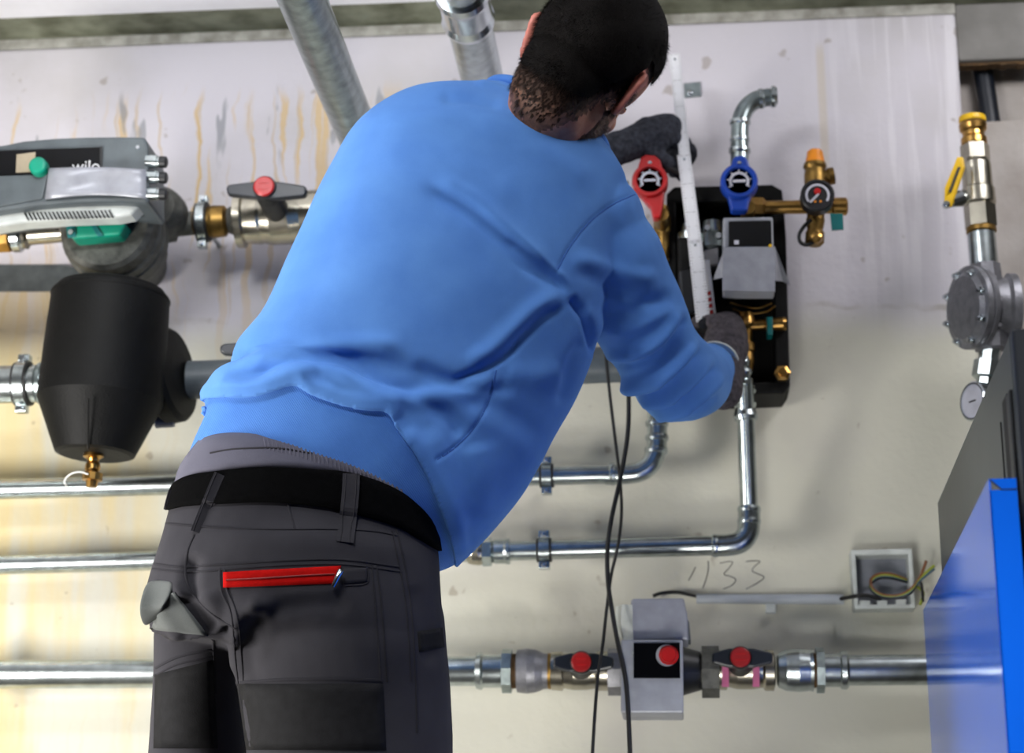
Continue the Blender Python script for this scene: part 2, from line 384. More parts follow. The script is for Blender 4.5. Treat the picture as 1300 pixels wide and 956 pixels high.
def lever(t, Y, poly, c, r, stem=None, button='red_dark'):
    """T-handle with a round button, reaching towards the room"""
    MB().pp(poly, Y, .016).build('lever', M['navy'], t, bev=.003)
    C0 = W(*c, Y); m = mpp(C0)
    MB().lathe(C0+Vector((0, .014, 0)), TOV, [(0, r*1.12*m), (.016, r*1.12*m), (.019, r*1.02*m)], 28).build('hub', M['black'], t)
    MB().lathe(C0-Vector((0, .004, 0)), TOV, [(0, r*.98*m), (.003, r*.98*m), (.0045, r*.85*m)], 28).build('button', M[button], t)
    # two raised arrows on the button
    for s in (-1, 1):
        MB().box(C0+Vector((0, -.009, s*r*.3*m)), r*.5*m, .0006, r*.07*m).build('arrow', M['red'], t)
    if stem:
        a = W(*stem, Y+.09); MB().lathe(a, C0-a, [(0, r*1.25*m), ((C0-a).length*.7, r*1.2*m), ((C0-a).length, r*.9*m)], 24).build('stem', M['black'], t)

# --- two big steel pipes along the ceiling, running into the wall
for nm, (px_, py_), rp, lab, coll in (('ceiling_pipe', (452, 165), 26.5, 'thick galvanised pipe overhead, left of the two, entering the wall', None),
                                ('ceiling_pipe', (611, 95), 27, 'thick galvanised pipe overhead with a collar, beside the head', True)):
    A = W(px_, py_, 3.2); r = rp*mpp(A)
    t = thing(nm, lab, 'pipe', (A.x, YW, A.z), 'steel pipes under the ceiling')
    MB().tube([(A.x, YW+.01, A.z), (A.x, 2.9, A.z), (A.x, 1.1, A.z)], r, 32).build('tube', M['galv'] if coll else M['galv_dull'], t)
    if coll:
        rr = ray(580, 27); Yc = (A.z-CAM.z)/rr.z*rr.y
        MB().lathe((A.x, Yc, A.z), TOV, [(0, r), (0, r*1.16), (.012, r*1.2), (.03, r*1.12), (.085, r*1.1), (.1, r*1.2), (.115, r*1.16), (.115, r)], 32).build('collar', M['chrome'], t)

# --- pipe A (middle run)
A0, A1 = (-70, 623), (830, 601)
def yA(x): return A0[1]+(A1[1]-A0[1])*(x-A0[0])/(A1[0]-A0[0])
t = thing('heating_pipe', 'upper thin steel pipe along the wall, ending in an elbow below the forearm', 'pipe', W(600, yA(600), YW))
MB().lp(A0, A1, YP, [(-340, 13.4), (470, 12.3), (845, 11.6)], 24).build('tube', M['galv'], t)
def elbow(t, path, r, Y, beads, seg=20):
    P = catmull([W(x, y, Y) for x, y in path], 6); m = mpp(P[0])
    MB().tube(P, r*m, seg).build('elbow', M['galv'], t)
    for (x, y), (dx, dy), br in beads:
        c = W(x, y, Y); d = (W(x+dx, y+dy, Y)-c).normalized()
        MB().lathe(c-d*(4.5*m), d, [(0, br*.86*m), (1.5*m, br*.97*m), (4*m, br*m), (5*m, br*m), (7.5*m, br*.97*m), (9*m, br*.86*m)], 24).build('press_bead', M['galv'], t)
elbow(t, [(768, 603), (795, 602), (812, 599), (825, 590), (832, 575), (834, 558), (835, 470)], 12.6, YP,
      [((778, 602), (1, 0), 14.5), ((833, 572), (0, 1), 14.8), ((834, 556), (0, 1), 14.8), ((834, 538), (0, 1), 14.8)])
clamp('pipe_clamp', A0, A1, YP, 697, 12, 15.5, 'pipe clamp on the pipe just right of the sweatshirt hem, the upper one')
# --- pipe B (lower run)
B0, B1 = (-70, 719), (932, 692)
def yB(x): return B0[1]+(B1[1]-B0[1])*(x-B0[0])/(B1[0]-B0[0])
t = thing('heating_pipe', 'lower of the two thin steel pipes, turning up to the pump group at right', 'pipe', W(600, yB(600), YW))
MB().lp(B0, B1, YP, [(-340, 12.9), (470, 12), (985, 12.3)], 24).build('tube', M['galv'], t)
elbow(t, [(905, 693), (925, 692), (940, 688), (949, 677), (951, 662), (951, 645)], 14, YP,
      [((908, 693), (1, 0), 15), ((951, 662), (0, 1), 15), ((951, 647), (0, 1), 15)])
MB().lp((951, 650), (945, 480), YP, [(0, 11.2), (170, 11.2)], 24, Y2=3.265).build('riser', M['galv'], t)
MB().lp((947, 535), (944, 488), 3.283, [(0, 11), (1, 14), (6, 15.5), (11, 14), (16, 12.8), (22, 14.8), (27, 12.8), (34, 13), (38, 15.8), (43, 15.8), (47, 11)], 24).build('press_sleeve', M['galv'], t)
MB().lp((944, 490), (943, 452), 3.262, [(0, 12), (5, 12.5), (8, 9), (13, 10), (16, 12.5), (20, 11), (24, 8), (30, 9), (38, 7.5)], 18).build('adapter', M['galv'], t)
MB().lp((578, 702), (648, 700), YP, [(0, 9), (16, 9), (16, 14), (22, 16), (30, 17), (36, 15)], 24).build('union', M['nickel'], t)
MB().lp((578, 702), (648, 700), YP, [(34, 16), (35, 18.5), (46, 18.5), (47, 16)], 6, False, rot=.5).build('nut', M['galv'], t)
MB().lp((578, 702), (648, 700), YP, [(47, 13), (50, 15.5), (62, 15.5), (65, 16.5), (69, 16.5), (70, 12)], 24).build('press_sleeve', M['galv'], t)
MB().lp((560, 703), (596, 702), YP, [(0, 11), (36, 11)], 18).build('brass_tail', M['brass'], t, label='brass end showing beside the sweatshirt hem')
clamp('pipe_clamp', B0, B1, YP, 696, 13, 15.8, 'pipe clamp on the lower thin pipe, below the sweatshirt hem')
# --- pipe C (bottom run)
YC = 3.3
def cy(x): return 852-(x-600)*.004
t = thing('heating_pipe', 'thick steel pipe along the bottom, left of the small red-knobbed pump', 'pipe', W(400, 854, YW))
MB().lp((-70, 857), (606, 852), YC, [(-340, 17.7), (676, 18.5)], 28).build('tube', M['galv'], t)
MB().lp((604, 852), (704, 852), YC, [(0, 19), (1, 22.5), (7, 24), (10, 21), (34, 21), (36, 23)], 28).build('press_sleeve', M['galv'], t)
MB().lp((604, 852), (704, 852), YC, [(34, 22), (34, 28), (46, 28), (46, 22)], 8, False).build('nut', M['galv_dull'], t)
MB().lp((604, 852), (704, 852), YC, [(45, 22), (53, 22)], 24).build('thread', M['rust'], t)
MB().lp((604, 852), (704, 852), YC, [(52, 23), (53, 27), (66, 28.5), (76, 27), (86, 23), (96, 22), (97, 18)], 28).build('union', M['cast_light'], t)
MB().lp((696, 852), (706, 852), YC, [(0, 23), (8, 23)], 24).build('ring', M['brass_old'], t)
clamp('pipe_clamp', (-70, 857), (606, 852), YC, -22, 15, 22, 'pipe clamp on the thick bottom pipe at the left edge')
t = thing('heating_pipe', 'thick steel pipe along the bottom, right end going behind the blue casing', 'pipe', W(1120, 851, YW))
MB().lp((1070, 851), (1330, 849), YC, [(0, 19.5), (260, 19.5)], 28).build('tube', M['galv'], t)
MB().lp((986, 851), (1086, 851), YC, [(0, 18), (2, 22), (12, 26), (28, 27.5), (42, 26), (46, 27), (47, 22)], 28).build('union', M['galv'], t)
MB().lp((986, 851), (1086, 851), YC, [(46, 22), (51, 22)], 24).build('thread', M['rust'], t)
MB().lp((986, 851), (1086, 851), YC, [(50, 22), (50, 29), (60, 29), (60, 22)], 8, False).build('nut', M['galv_dull'], t)
MB().lp((986, 851), (1086, 851), YC, [(60, 21), (80, 21), (82, 24), (88, 24.5), (91, 22), (91, 18)], 28).build('press_sleeve', M['galv'], t)

def ball_valve(label, A, B, prof, poly, c, r, Yv, Yl, stem, mat_='nickel', button='red_dark'):
    t = thing('ball_valve', label, 'valve', W((A[0]+B[0])/2, (A[1]+B[1])/2, Yv), 'ball valves with T handles')
    MB().lp(A, B, Yv, prof, 30).build('valve_body', M[mat_], t)
    lever(t, Yl, poly, c, r, stem, button); return t
T = lambda x0, x1, y, h, c: [(x0, y-h*.45), (x0+3, y-h*.6), (c-16, y-h), (c+16, y-h), (x1-3, y-h*.6), (x1, y-h*.45), (x1, y+h*.45), (x1-3, y+h*.6), (c+16, y+h), (c-16, y+h), (x0+3, y+h*.6), (x0, y+h*.45)]
ball_valve('ball valve on the bottom pipe left of the small pump', (698, 852), (775, 852), [(0, 20), (2, 24), (16, 25), (18, 22), (30, 24), (46, 24), (58, 22), (60, 25), (75, 25)],
           T(702, 779, 841, 12, 739), (738, 841), 13, YC, YC-.085, (738, 850))
v = ball_valve('ball valve with pink tags on the bottom pipe right of the small pump', (908, 851), (988, 851), [(0, 25), (14, 25), (16, 21), (28, 24), (48, 24), (60, 22), (63, 26), (74, 26), (76, 20)],
               T(904, 981, 835, 12, 941), (940, 835), 13, YC, YC-.085, (940, 848))
for x in (921, 960):
    MB().pp([(x-4, 843), (x+4, 843), (x+4.5, 872), (x-4.5, 872)], YC-.045, .002).build('tag', M['pink'], v, label='pink paper tag')
# flanges either side of the pump
t = thing('circulation_pump', 'small grey pump with black display and red knob on the bottom pipe', 'pump', W(840, 850, YC))
MB().lp((772, 853), (798, 853), YC, [(0, 20), (0, 30), (18, 30), (18, 24), (26, 24)], 8, False).build('flange', M['cast_light'], t)
MB().lp((884, 853), (914, 853), YC, [(0, 22), (7, 22), (7, 33), (29, 33), (29, 22)], 8, False).build('flange', M['cast'], t)
MB().lp((796, 852), (890, 852), YC, [(0, 24), (20, 30), (47, 40), (74, 30), (94, 24)], 28).build('volute', M['black'], t)
MB().pp([(788, 812), (867, 812), (868, 905), (788, 905)], 3.14, .12).build('control_box', M['grey_frame'], t, bev=.003)
MB().pp([(804.5, 816.5), (863, 816), (863.5, 861), (804.5, 861)], 3.137, .005).build('display', M['black_gloss'], t)
c = W(849, 832, 3.137); m = mpp(c)
MB().lathe(c, TOV, [(0, 12.5*m), (.004, 12.5*m), (.004, 10.5*m), (.014, 10*m), (.016, 8.5*m)], 28).build('knob', M['red'], t)
MB().lathe(c+Vector((-.003, 0, 0)), TOV, [(0, 14*m), (.003, 13.5*m)], 28).build('knob_ring', M['grey_frame'], t)
q = [(802, 760), (868, 759), (873, 782), (874, 813), (865, 811), (803, 814), (798, 800), (799, 775)]
MB().pp(q, 3.16, .09).build('top_cover', M['tape'], t, bev=.003, label='grey taped-over upper cover')
MB().pp([(866, 770), (875, 790), (877, 812), (867, 811)], 3.165, .06).build('tape_flap', M['tape_dark'], t)
s = MB()
P = [[W(x, y, Y) for x, y, Y in row] for row in ([(782, 770, 3.2), (790, 767, 3.17), (803, 768, 3.156)], [(780, 790, 3.2), (788, 791, 3.17), (803, 790, 3.156)], [(783, 806, 3.2), (790, 809, 3.17), (804, 808, 3.156)], [(790, 812, 3.18), (797, 832, 3.15), (804, 832, 3.136)])]
for i in range(3):
    for j in range(2): s.prism([P[i][j], P[i][j+1], P[i+1][j+1], P[i+1][j]], (0, .0012, 0))
s.build('paper_label', M['grey_pale'], t, label='curled silvery paper label')

# --- upper left run: union, pump, adapter, valve
YT = 3.27
def ty(x): return 300-.068*x
def TL(x0, x1): return (x0, ty(x0)), (x1, ty(x1))
t = thing('pipe_union', 'brass union at the left edge beside the taped pump', 'fitting', W(15, 299, YW), 'brass fittings of the pump run')
MB().lp(*TL(-70, 60), YT, [(-340, 16), (60, 16), (60, 22), (84, 22), (84, 17)], 8, False).build('nut', M['brass'], t)
MB().lp(*TL(-70, 60), YT, [(84, 17), (88, 22), (97, 22), (98, 19), (104, 17)], 24).build('ring', M['chrome'], t)
MB().lp(*TL(30, 80), YT, [(0, 18), (4, 19), (8, 14), (50, 13)], 24).build('tail', M['nickel'], t)
pump = thing('circulation_pump', 'large grey pump with silver tape over its control head at upper left', 'pump', W(130, 290, YW))
c = W(134, 285, 3.13); m = mpp(c)
MB().lathe(c, (0, 1, 0), [(0, 54*m), (.006, 60*m), (.03, 62*m), (.034, 65*m), (.05, 66*m), (.054, 62*m), (.06, 66*m), (.085, 66*m), (.10, 58*m), (.16, 50*m), (.17, 38*m), (.23, 36*m)], 40).build('volute', M['cast'], pump)
MB().lp(*TL(192, 250), YT, [(0, 40), (8, 34), (14, 24), (30, 22), (32, 16), (58, 15)], 24).build('outlet_flange', M['cast'], pump)
# dome of the flange behind the glands
MB().lathe(W(196, 262, 3.2), (0, 1, 0), [(0, 26*m), (.02, 34*m), (.05, 36*m)], 24).build('bearing_cover', M['cast'], pump)
head = [(-60, 192), (6, 183), (30, 178), (70, 174.5), (110, 173), (150, 172.5), (184, 173), (188, 188), (189, 258), (150, 256), (100, 257), (50, 261), (0, 268), (-60, 278)]
MB().pp(head, 3.03, .11).build('control_head', M['grey_dark'], pump, bev=.006)
MB().pp([(-50, 193), (60, 189), (126, 187), (126, 213), (60, 221), (-50, 224)], 3.026, .005).build('display', M['black_gloss'], pump)
MB().pp([(126.5, 186), (130, 186), (129.5, 213), (126.5, 213)], 3.027, .005).build('display_edge', M['black'], pump)
MB().pp([(21, 196), (45, 193), (44, 218), (20, 219)], 3.0245, .003).build('screen', mat('beige_reflection_glass', srgb(168, 156, 134), .2), pump, label='small screen with a beige reflection painted in')  # beige is a reflection on the glass, put into the colour
MB().pp([(-60, 225), (55, 221), (62, 214), (54, 252), (0, 262), (-60, 272)], 3.026, .006).build('lower_cover', M['grey_dark'], pump, bev=.002)
c = W(51, 214, 3.025); m = mpp(c)
MB().lathe(c, TOV, [(0, 12*m), (.014, 11.5*m), (.017, 10*m), (.018, 8*m)], 30).build('knob', M['teal'], pump)
# crumpled silver tape: a slightly wavy sheet
s = MB(); nx, ny = 12, 6; G = []
for j in range(ny+1):
    for i in range(nx+1):
        u_, v_ = i/nx, j/ny
        x = 62+(185-62)*u_-5*v_*(1-u_); y = (213.5-2.5*math.sin(u_*3)+2*u_)+v_*(39-3*math.sin(u_*3)-u_*2)
        G.append(W(x, y, 3.018-.004*math.sin(v_*5+u_*3)-.003*math.sin(u_*9)))
n_ = len(G); G2 = [p+Vector((0, .004, 0)) for p in G]; Fq = []
for j in range(ny):
    for i in range(nx):
        a = j*(nx+1)+i; Fq += [(a, a+1, a+nx+2, a+nx+1), (a+n_, a+nx+1+n_, a+nx+2+n_, a+1+n_)]
bd = [i for i in range(nx+1)]+[j*(nx+1)+nx for j in range(1, ny+1)]+[ny*(nx+1)+i for i in range(nx-1, -1, -1)]+[j*(nx+1) for j in range(ny-1, 0, -1)]
for a, b in zip(bd, bd[1:]+bd[:1]): Fq.append((a, a+n_, b+n_, b))
s.add(G+G2, Fq); s.build('tape', M['tape'], pump, label='silver tape stuck over the control head')
def text(body, at_, size, mat_, parent, ext=.0006, name='lettering'):
    cu = bpy.data.curves.new(name, 'FONT'); cu.body = body; cu.size = size; cu.extrude = ext; cu.align_x = 'CENTER'
    tmp = bpy.data.objects.new('tmp', cu); COL.objects.link(tmp)
    dg = bpy.context.evaluated_depsgraph_get(); me = bpy.data.meshes.new_from_object(tmp.evaluated_get(dg))
    bpy.data.objects.remove(tmp)
    Mx = Matrix.Translation(at_) @ Matrix.Rotation(math.pi/2, 4, 'X'); me.transform(Mx)
    me.materials.clear(); me.materials.append(mat_); return link(name, me, parent)
text('wilo', W(109, 217.5, 3.0235), .027, M['white'], pump)
c = W(175, 187, 3.03); MB().lathe(c, TOV, [(0, 3*m), (.002, 2.6*m)], 12).build('screw', M['screw'], pump)
for y in (205, 225, 246):
    p0, p1 = W(186, y, 3.035), W(214, y+1, 3.035); L = (p1-p0).length
    MB().lathe(p0, p1-p0, [(0, 8.5*m), (L*.5, 8.5*m), (L*.52, 7*m), (L*.62, 7*m)], 16).build('cable_gland', M['galv'], pump)
    MB().lathe(p0+(p1-p0)*.6, p1-p0, [(0, 7.5*m), (L*.28, 7.5*m), (L*.34, 5*m)], 16).build('gland_cap', M['black'], pump)
sk = [(-60, 282), (2, 266), (50, 260), (100, 256), (150, 255), (182, 256), (166, 272), (146, 276), (85, 278), (30, 282), (-20, 290)]
MB().pp(sk, 3.05, .04).build('motor_skirt', M['grey_pale'], pump, bev=.005)
s = MB()
for k in range(22):
    x = 35+k*5.1; y0 = 270-.03*k*5; s.pp([(x-5, y0), (x-2.8, y0-.2), (x+2.2, y0+9), (x-.2, y0+9.2)], 3.0485, .003)
s.build('vent_slots', M['shadowgap'], pump)
MB().pp([(84, 280), (96, 277), (152, 276), (160, 284), (152, 298), (120, 301), (92, 303), (84, 294)], 3.095, .05).build('label_panel', M['teal'], pump, bev=.004, label='teal plastic panel')
MB().pp([(111, 280), (117, 279), (131, 299), (124, 300)], 3.093, .003).build('groove', M['teal_dark'], pump)
MB().pp([(83, 280), (94, 279), (96, 300), (86, 302)], 3.092, .003).build('corner', M['teal_dark'], pump)
MB().lathe(W(90, 295, 3.091), TOV, [(0, 4*m), (.003, 3.4*m)], 12).build('screw', M['galv'], pump)
t = thing('pipe_adapter', 'brass adapter with clamp between the large pump and valve', 'fitting', W(270, 282, YW), 'brass fittings of the pump run')
MB().lp(*TL(232, 300), YT, [(0, 14), (14, 15), (18, 19), (36, 20), (40, 21), (54, 20), (58, 14), (68, 14)], 26).build('adapter_body', M['brass_old'], t)
MB().lp(*TL(290, 312), YT, [(0, 16), (6, 19), (10, 16), (22, 24)], 26).build('collar', M['cast'], t)
clamp('pipe_clamp', *TL(200, 300), YT, 258, 10, 26, 'pipe clamp on the brass adapter right of the large pump')
ball_valve('large ball valve with black T handle and red button left of the shoulder', *TL(300, 440), [(0, 24), (1, 36), (10, 36), (12, 31), (30, 33), (34, 32), (46, 35), (70, 35), (84, 32), (140, 32)],
           [(287, 237), (290, 234), (322, 230), (352, 230), (385, 235), (389, 238), (388, 247), (384, 249), (352, 252), (322, 251), (291, 247), (288, 245)], (336, 238), 13.5, YT, YT-.11, (355, 274), button='red')
t = thing('heating_pipe', 'steel pipe behind the man joining the upper valve', 'pipe', W(600, ty(600), YW))
MB().lp(*TL(425, 800), YT, [(0, 17), (375, 17)], 20).build('tube', M['galv'], t)
# grey tape on the wall
s = MB(); n0 = 14; up_, lo_ = [], []
for k in range(n0+1):
    x = -200+k*(303/n0); dy = 0 if x < 75 else -.0; Yk = YW-.002-(.02*max(0, (x-70)/33)**2)
    up_.append(W(x, 336+(6*max(0, (x-78)/25)**1.5), Yk)); lo_.append(W(x, 370-1.5*(x > 80), Yk))
for k in range(n0): s.prism([up_[k], up_[k+1], lo_[k+1], lo_[k]], (0, .0015, 0))
tag(s.build('tape_strip', M['tape_dark']), 'strip of grey tape stuck on the wall below the large pump', 'tape')

# --- insulated separator, left
YS = 3.12
t = thing('dirt_separator', 'black foam-jacketed separator vessel with brass drain hanging at left', 'separator', W(135, 480, YW))
MB().lp((142, 365), (120, 580), YS, [(0, 40), (0.5, 62), (3, 68), (9, 72), (10, 74), (14, 75), (60, 77), (140, 79), (146, 79), (212, 50), (214, 44)], 56, Y2=YS-.004).build('insulation_jacket', M['foam'], t)
MB().lp((142, 365), (120, 580), YS, [(12, 74.6), (13, 76), (15, 76), (16, 74.6)], 56, Y2=YS-.004).build('rim', M['foam'], t)
# moulding seam down the tapered front
pa, pb = W(112, 506, YS-.105), W(112, 571, YS-.066)
MB().tube([pa, (pa+pb)/2+Vector((0, -.0015, 0)), pb], .0014, 6).build('seam', M['foam'], t)
dx = (W(245, 476, 3.2)-W(205, 482, 3.2)).normalized()+Vector((0, -.16, 0))
MB().lathe(W(170, 486, 3.2), dx, [(0, 45*m), (32*m, 40*m), (36*m, 58*m), (40*m, 62*m), (58*m, 62*m), (64*m, 57*m), (66*m, 30*m)], 44).build('flange_cover', M['foam'], t)
MB().lathe(W(198, 536, 3.2), (1, 0, 0), [(0, 8*m), (.03, 7*m)], 14).build('vent_plug', M['grey'], t)
dr = MB().lp((119, 574), (116, 620), YS-.01, [(0, 12), (6, 13), (9, 8), (12, 7), (16, 9.5), (22, 10), (26, 7), (29, 7)], 20).build('drain_valve', M['brass'], t)
MB().lp((118, 600), (116, 620), YS-.01, [(0, 11), (1, 13), (10, 13), (11, 8), (19, 7)], 12, False).build('drain_cap', M['brass'], t)
MB().tube([W(112, 602, YS-.025), W(100, 599, YS-.03), W(88, 603, YS-.03), W(82, 611, YS-.02), W(85, 618, YS-.01)], .0014, 8, smooth_path=5).build('strap', M['white_strap'], t, label='white cap strap')
t = thing('heating_pipe', 'pale pipe entering the black separator from the left', 'pipe', W(20, 488, YW))
MB().lp((-70, 490), (90, 486), 3.2, [(-340, 24), (160, 24)], 28).build('tube', M['galv'], t)
MB().lp((-70, 490), (90, 486), 3.2, [(118, 24.5), (121, 27), (126, 27)], 28).build('sleeve', M['galv_dull'], t)
clamp('pipe_clamp', (-70, 490), (90, 486), 3.2, 30, 13, 29, 'large pipe clamp left of the black separator')
t = thing('heating_pipe', 'dark grey pipe leaving the black separator towards the man', 'pipe', W(270, 480, YW))
MB().lp((240, 482.5), (308, 480), 3.22, [(0, 24.5), (68, 24.2)], 28).build('tube', M['grey_dark'], t)
t = thing('heating_pipe', 'dark grey pipe behind the man, continuing past the hidden ball valve', 'pipe', W(600, 470, YW))
MB().lp((424, 476), (800, 462), 3.22, [(0, 24), (376, 23)], 28).build('tube', M['grey_dark'], t)
ball_valve('ball valve behind the sweatshirt, only its dark handle tip showing', (310, 480), (420, 476), [(0, 25), (6, 33), (30, 34), (80, 34), (104, 30), (110, 25)],
           [(279, 439), (284, 436), (320, 433), (352, 433), (386, 436), (386, 447), (352, 452), (320, 452), (284, 449), (279, 446)], (340, 442), 13, 3.22, 3.12, (345, 470))

# --- black cables hanging
tag(MB().tube([W(x, y, Y) for x, y, Y in [(768, 440, 3.165), (774, 500, 3.17), (780, 550, 3.175), (787, 610, 3.18), (789, 650, 3.18), (785, 690, 3.18), (776, 730, 3.19), (770, 775, 3.17), (765, 820, 3.15), (758, 870, 3.13), (752, 960, 3.12), (748, 1050, 3.12), (746, 1200, 3.14), (748, 1330, 3.16)]], .0026, 10, smooth_path=6).build('cable', M['rubber']), 'thinner black cable hanging beside the sleeve, starting further left', 'cable')
tag(MB().tube([W(x, y, Y) for x, y, Y in [(795, 440, 3.16), (798, 500, 3.165), (797, 550, 3.165), (788, 605, 3.168), (776, 660, 3.158), (771, 700, 3.158), (772, 740, 3.16), (777, 775, 3.15), (784, 815, 3.135), (795, 870, 3.12), (800, 960, 3.12), (803, 1050, 3.12), (800, 1200, 3.14), (795, 1330, 3.16)]], .0036, 10, smooth_path=6).build('cable', M['rubber']), 'thicker black cable hanging beside the sleeve, starting further right', 'cable')
# --- conduit and junction box
t = thing('conduit', 'short grey plastic conduit tube on the wall above the small pump', 'conduit', W(975, 760, YW))
MB().lp((884, 760), (1071, 761), YW-.012, [(0, 6.4), (187, 6.6)], 16).build('tube', M['conduit'], t)
MB().pp([(972, 764), (985, 764), (985, 778), (972, 778)], YW-.014, .014).build('clip', M['grey_pale'], t, bev=.001)
tag(MB().tube([W(x, y, YW-.012) for x, y in [(829, 757), (840, 753), (860, 752), (884, 757), (905, 760)]], .003, 8, smooth_path=5).build('cable', M['rubber']), 'short black cable end entering the conduit from the left', 'cable')
t = thing('junction_box', 'open square junction box with loose wires beside the boiler', 'junction box', W(1120, 735, YW))
s = MB()
for poly in ([(1080, 698), (1158, 696), (1154, 704), (1086, 705)], [(1158, 696), (1163, 772), (1156, 768), (1153, 702)], [(1163, 772), (1085, 773), (1089, 767), (1157, 767)], [(1085, 773), (1080, 698), (1086, 703), (1090, 768)]):
    s.pp(poly, YW-.045, .047)
s.build('frame', M['grey_pale'], t, bev=.002)
MB().pp([(1084, 701), (1157, 700), (1160, 770), (1088, 771)], YW-.006, .008).build('back_plate', M['grey'], t)
for x, y in ((1098, 757), (1120, 757), (1144, 756)): MB().pp([(x-7, y+5), (x+7, y+5), (x+6, y+12), (x-6, y+12)], YW-.046, .02).build('knockout', M['grey_pale'], t, bev=.001)
for k, (mm, dx_, dy_) in enumerate((('wire_brown', 0, 0), ('wire_green', 3, 2), ('wire_blue', 5, 4), ('wire_black', 1, 5))):
    e = [(1176+dx_*1.2, 712+dy_), (1183+dx_, 716+dy_), (1186, 722), (1172, 764)][k]
    MB().tube([W(x, y, Y) for x, y, Y in [(1152, 736+dy_*.6, YW-.02), (1132, 729+dy_, YW-.028), (1116, 729+dy_, YW-.032), (1106, 736+dy_, YW-.034), (1108, 747+dy_*.7, YW-.04), (1120, 755+dy_*.6, YW-.046), (1140, 756+dy_*.5, YW-.056), (1156, 748+dy_, YW-.06), (1168, 733+dy_, YW-.06), (e[0], e[1], YW-.06)]], .0024, 8, smooth_path=5).build('wire', M[mm], t)
MB().tube([W(1160, 742, YW-.05), W(1172, 752, YW-.055), W(1168, 768, YW-.055)], .0024, 8, smooth_path=5).build('wire', M['wire_green'], t)
tag(MB().tube([W(x, y, Y) for x, y, Y in [(1064, 761, YW-.012), (1085, 757, YW-.05), (1100, 756, YW-.05), (1114, 760, YW-.045), (1119, 765, YW-.04), (1108, 769, YW-.04)]], .0034, 8, smooth_path=5).build('cable', M['rubber']), 'thick black cable end curling into the junction box', 'cable')

# --- small bracket on the wall
t = thing('bracket_plate', 'small metal plate with one screw beside the folding rule', 'bracket', W(879, 115, YW))
MB().pp([(868, 106), (889, 104), (890, 122), (869, 124)], YW-.003, .003).build('plate', M['galv_dull'], t)
MB().lathe(W(876, 118, YW-.003), TOV, [(0, .006), (.004, .005), (.006, .002)], 12).build('screw', M['screw'], t)

# ------------------------------------------------------------------ pump group in its black foam shell
t = thing('pump_group', 'black foam shell holding the heating pump group by the hand', 'pump group', W(930, 370, YW))
rim = [(846, 246), (856, 237), (980, 234), (993, 241), (997, 300), (1003, 488), (996, 499), (860, 503), (850, 495)]
MB().pp(rim, YW-.03, .032).build('back_shell', M['foam'], t, bev=.006)
s = MB()
for poly in ([(846, 246), (856, 237), (980, 234), (993, 241), (994, 254), (847, 258)], [(980, 250), (994, 250), (998, 300), (1003, 488), (996, 499), (985, 497)], [(850, 488), (1002, 484), (1003, 488), (996, 499), (860, 503), (850, 495)], [(846, 250), (858, 250), (862, 495), (850, 495)]):
    s.pp(poly, YW-.11, .1)
s.build('shell_rim', M['foam'], t, bev=.005)
MB().pp([(860, 300), (884, 300), (886, 400), (862, 402)], YW-.15, .12).build('riser_block', M['foam'], t, bev=.006)
s = MB(); Yg = YW-.12
s.lp((874, 285), (874, 330), Yg, [(0, 8), (10, 10), (12, 14), (30, 14), (32, 9), (45, 9)], 18)
s.build('flow_fitting', M['galv'], t)
s = MB(); s.lp((905, 282), (905, 336), Yg, [(0, 12), (14, 15), (18, 19), (34, 17), (38, 12), (54, 12)], 20)
s.build('mixing_valve', M['galv_dull'], t)
MB().pp([(893, 318), (912, 314), (914, 334), (894, 338)], Yg-.03, .04).build('valve_plate', M['cast_light'], t, bev=.002)
for x, y in ((898, 290), (912, 300)): MB().lathe(W(x, y, Yg-.035), TOV, [(0, 5*m), (.006, 4*m)], 10).build('screw', M['screw'], t)
MB().pp([(862, 343), (884, 340), (886, 396), (866, 398)], YW-.16, .02).build('cover_panel', M['black'], t, bev=.004)
# pump motor between the columns
MB().lathe(W(950, 340, YW-.1), TOV, [(0, 36*m), (.05, 36*m), (.058, 30*m)], 32).build('motor', M['black'], t)
# supply lines and brass valves at its foot
MB().lp((936, 414), (998, 411), Yg, [(0, 13), (9, 14), (14, 10), (16, 7), (34, 7), (36, 9), (42, 9), (44, 8), (58, 9), (62, 8)], 16).build('filling_valve', M['brass'], t)
MB().pp([(973, 402), (981, 402), (981, 425), (974, 425)], Yg-.025, .03).build('tap_handle', M['teal_dark'], t, bev=.002, label='teal tap handle')
MB().lp((947, 398), (948, 470), Yg, [(0, 9), (6, 11), (14, 12), (20, 8), (36, 8), (38, 11), (48, 11), (50, 9), (60, 10), (72, 8)], 16).build('return_valve', M['brass'], t)
MB().lathe(W(993, 476, YW-.105), TOV, [(0, 11*m), (.012, 11*m), (.014, 6*m), (.022, 5.5*m)], 6, False).build('nut', M['brass'], t)
for pts in ([(927, 384), (940, 388), (962, 391), (980, 385)], [(930, 392), (948, 398), (972, 396), (984, 388)]):
    MB().tube([W(x, y, Yg-.01) for x, y in pts], .0016, 8, smooth_path=5).build('capillary', M['brass'], t)
for x in (938, 964): MB().lathe(W(x, 373, Yg-.03), TOV, [(0, 5*m), (.008, 4.5*m)], 12).build('bolt', M['brass'], t)
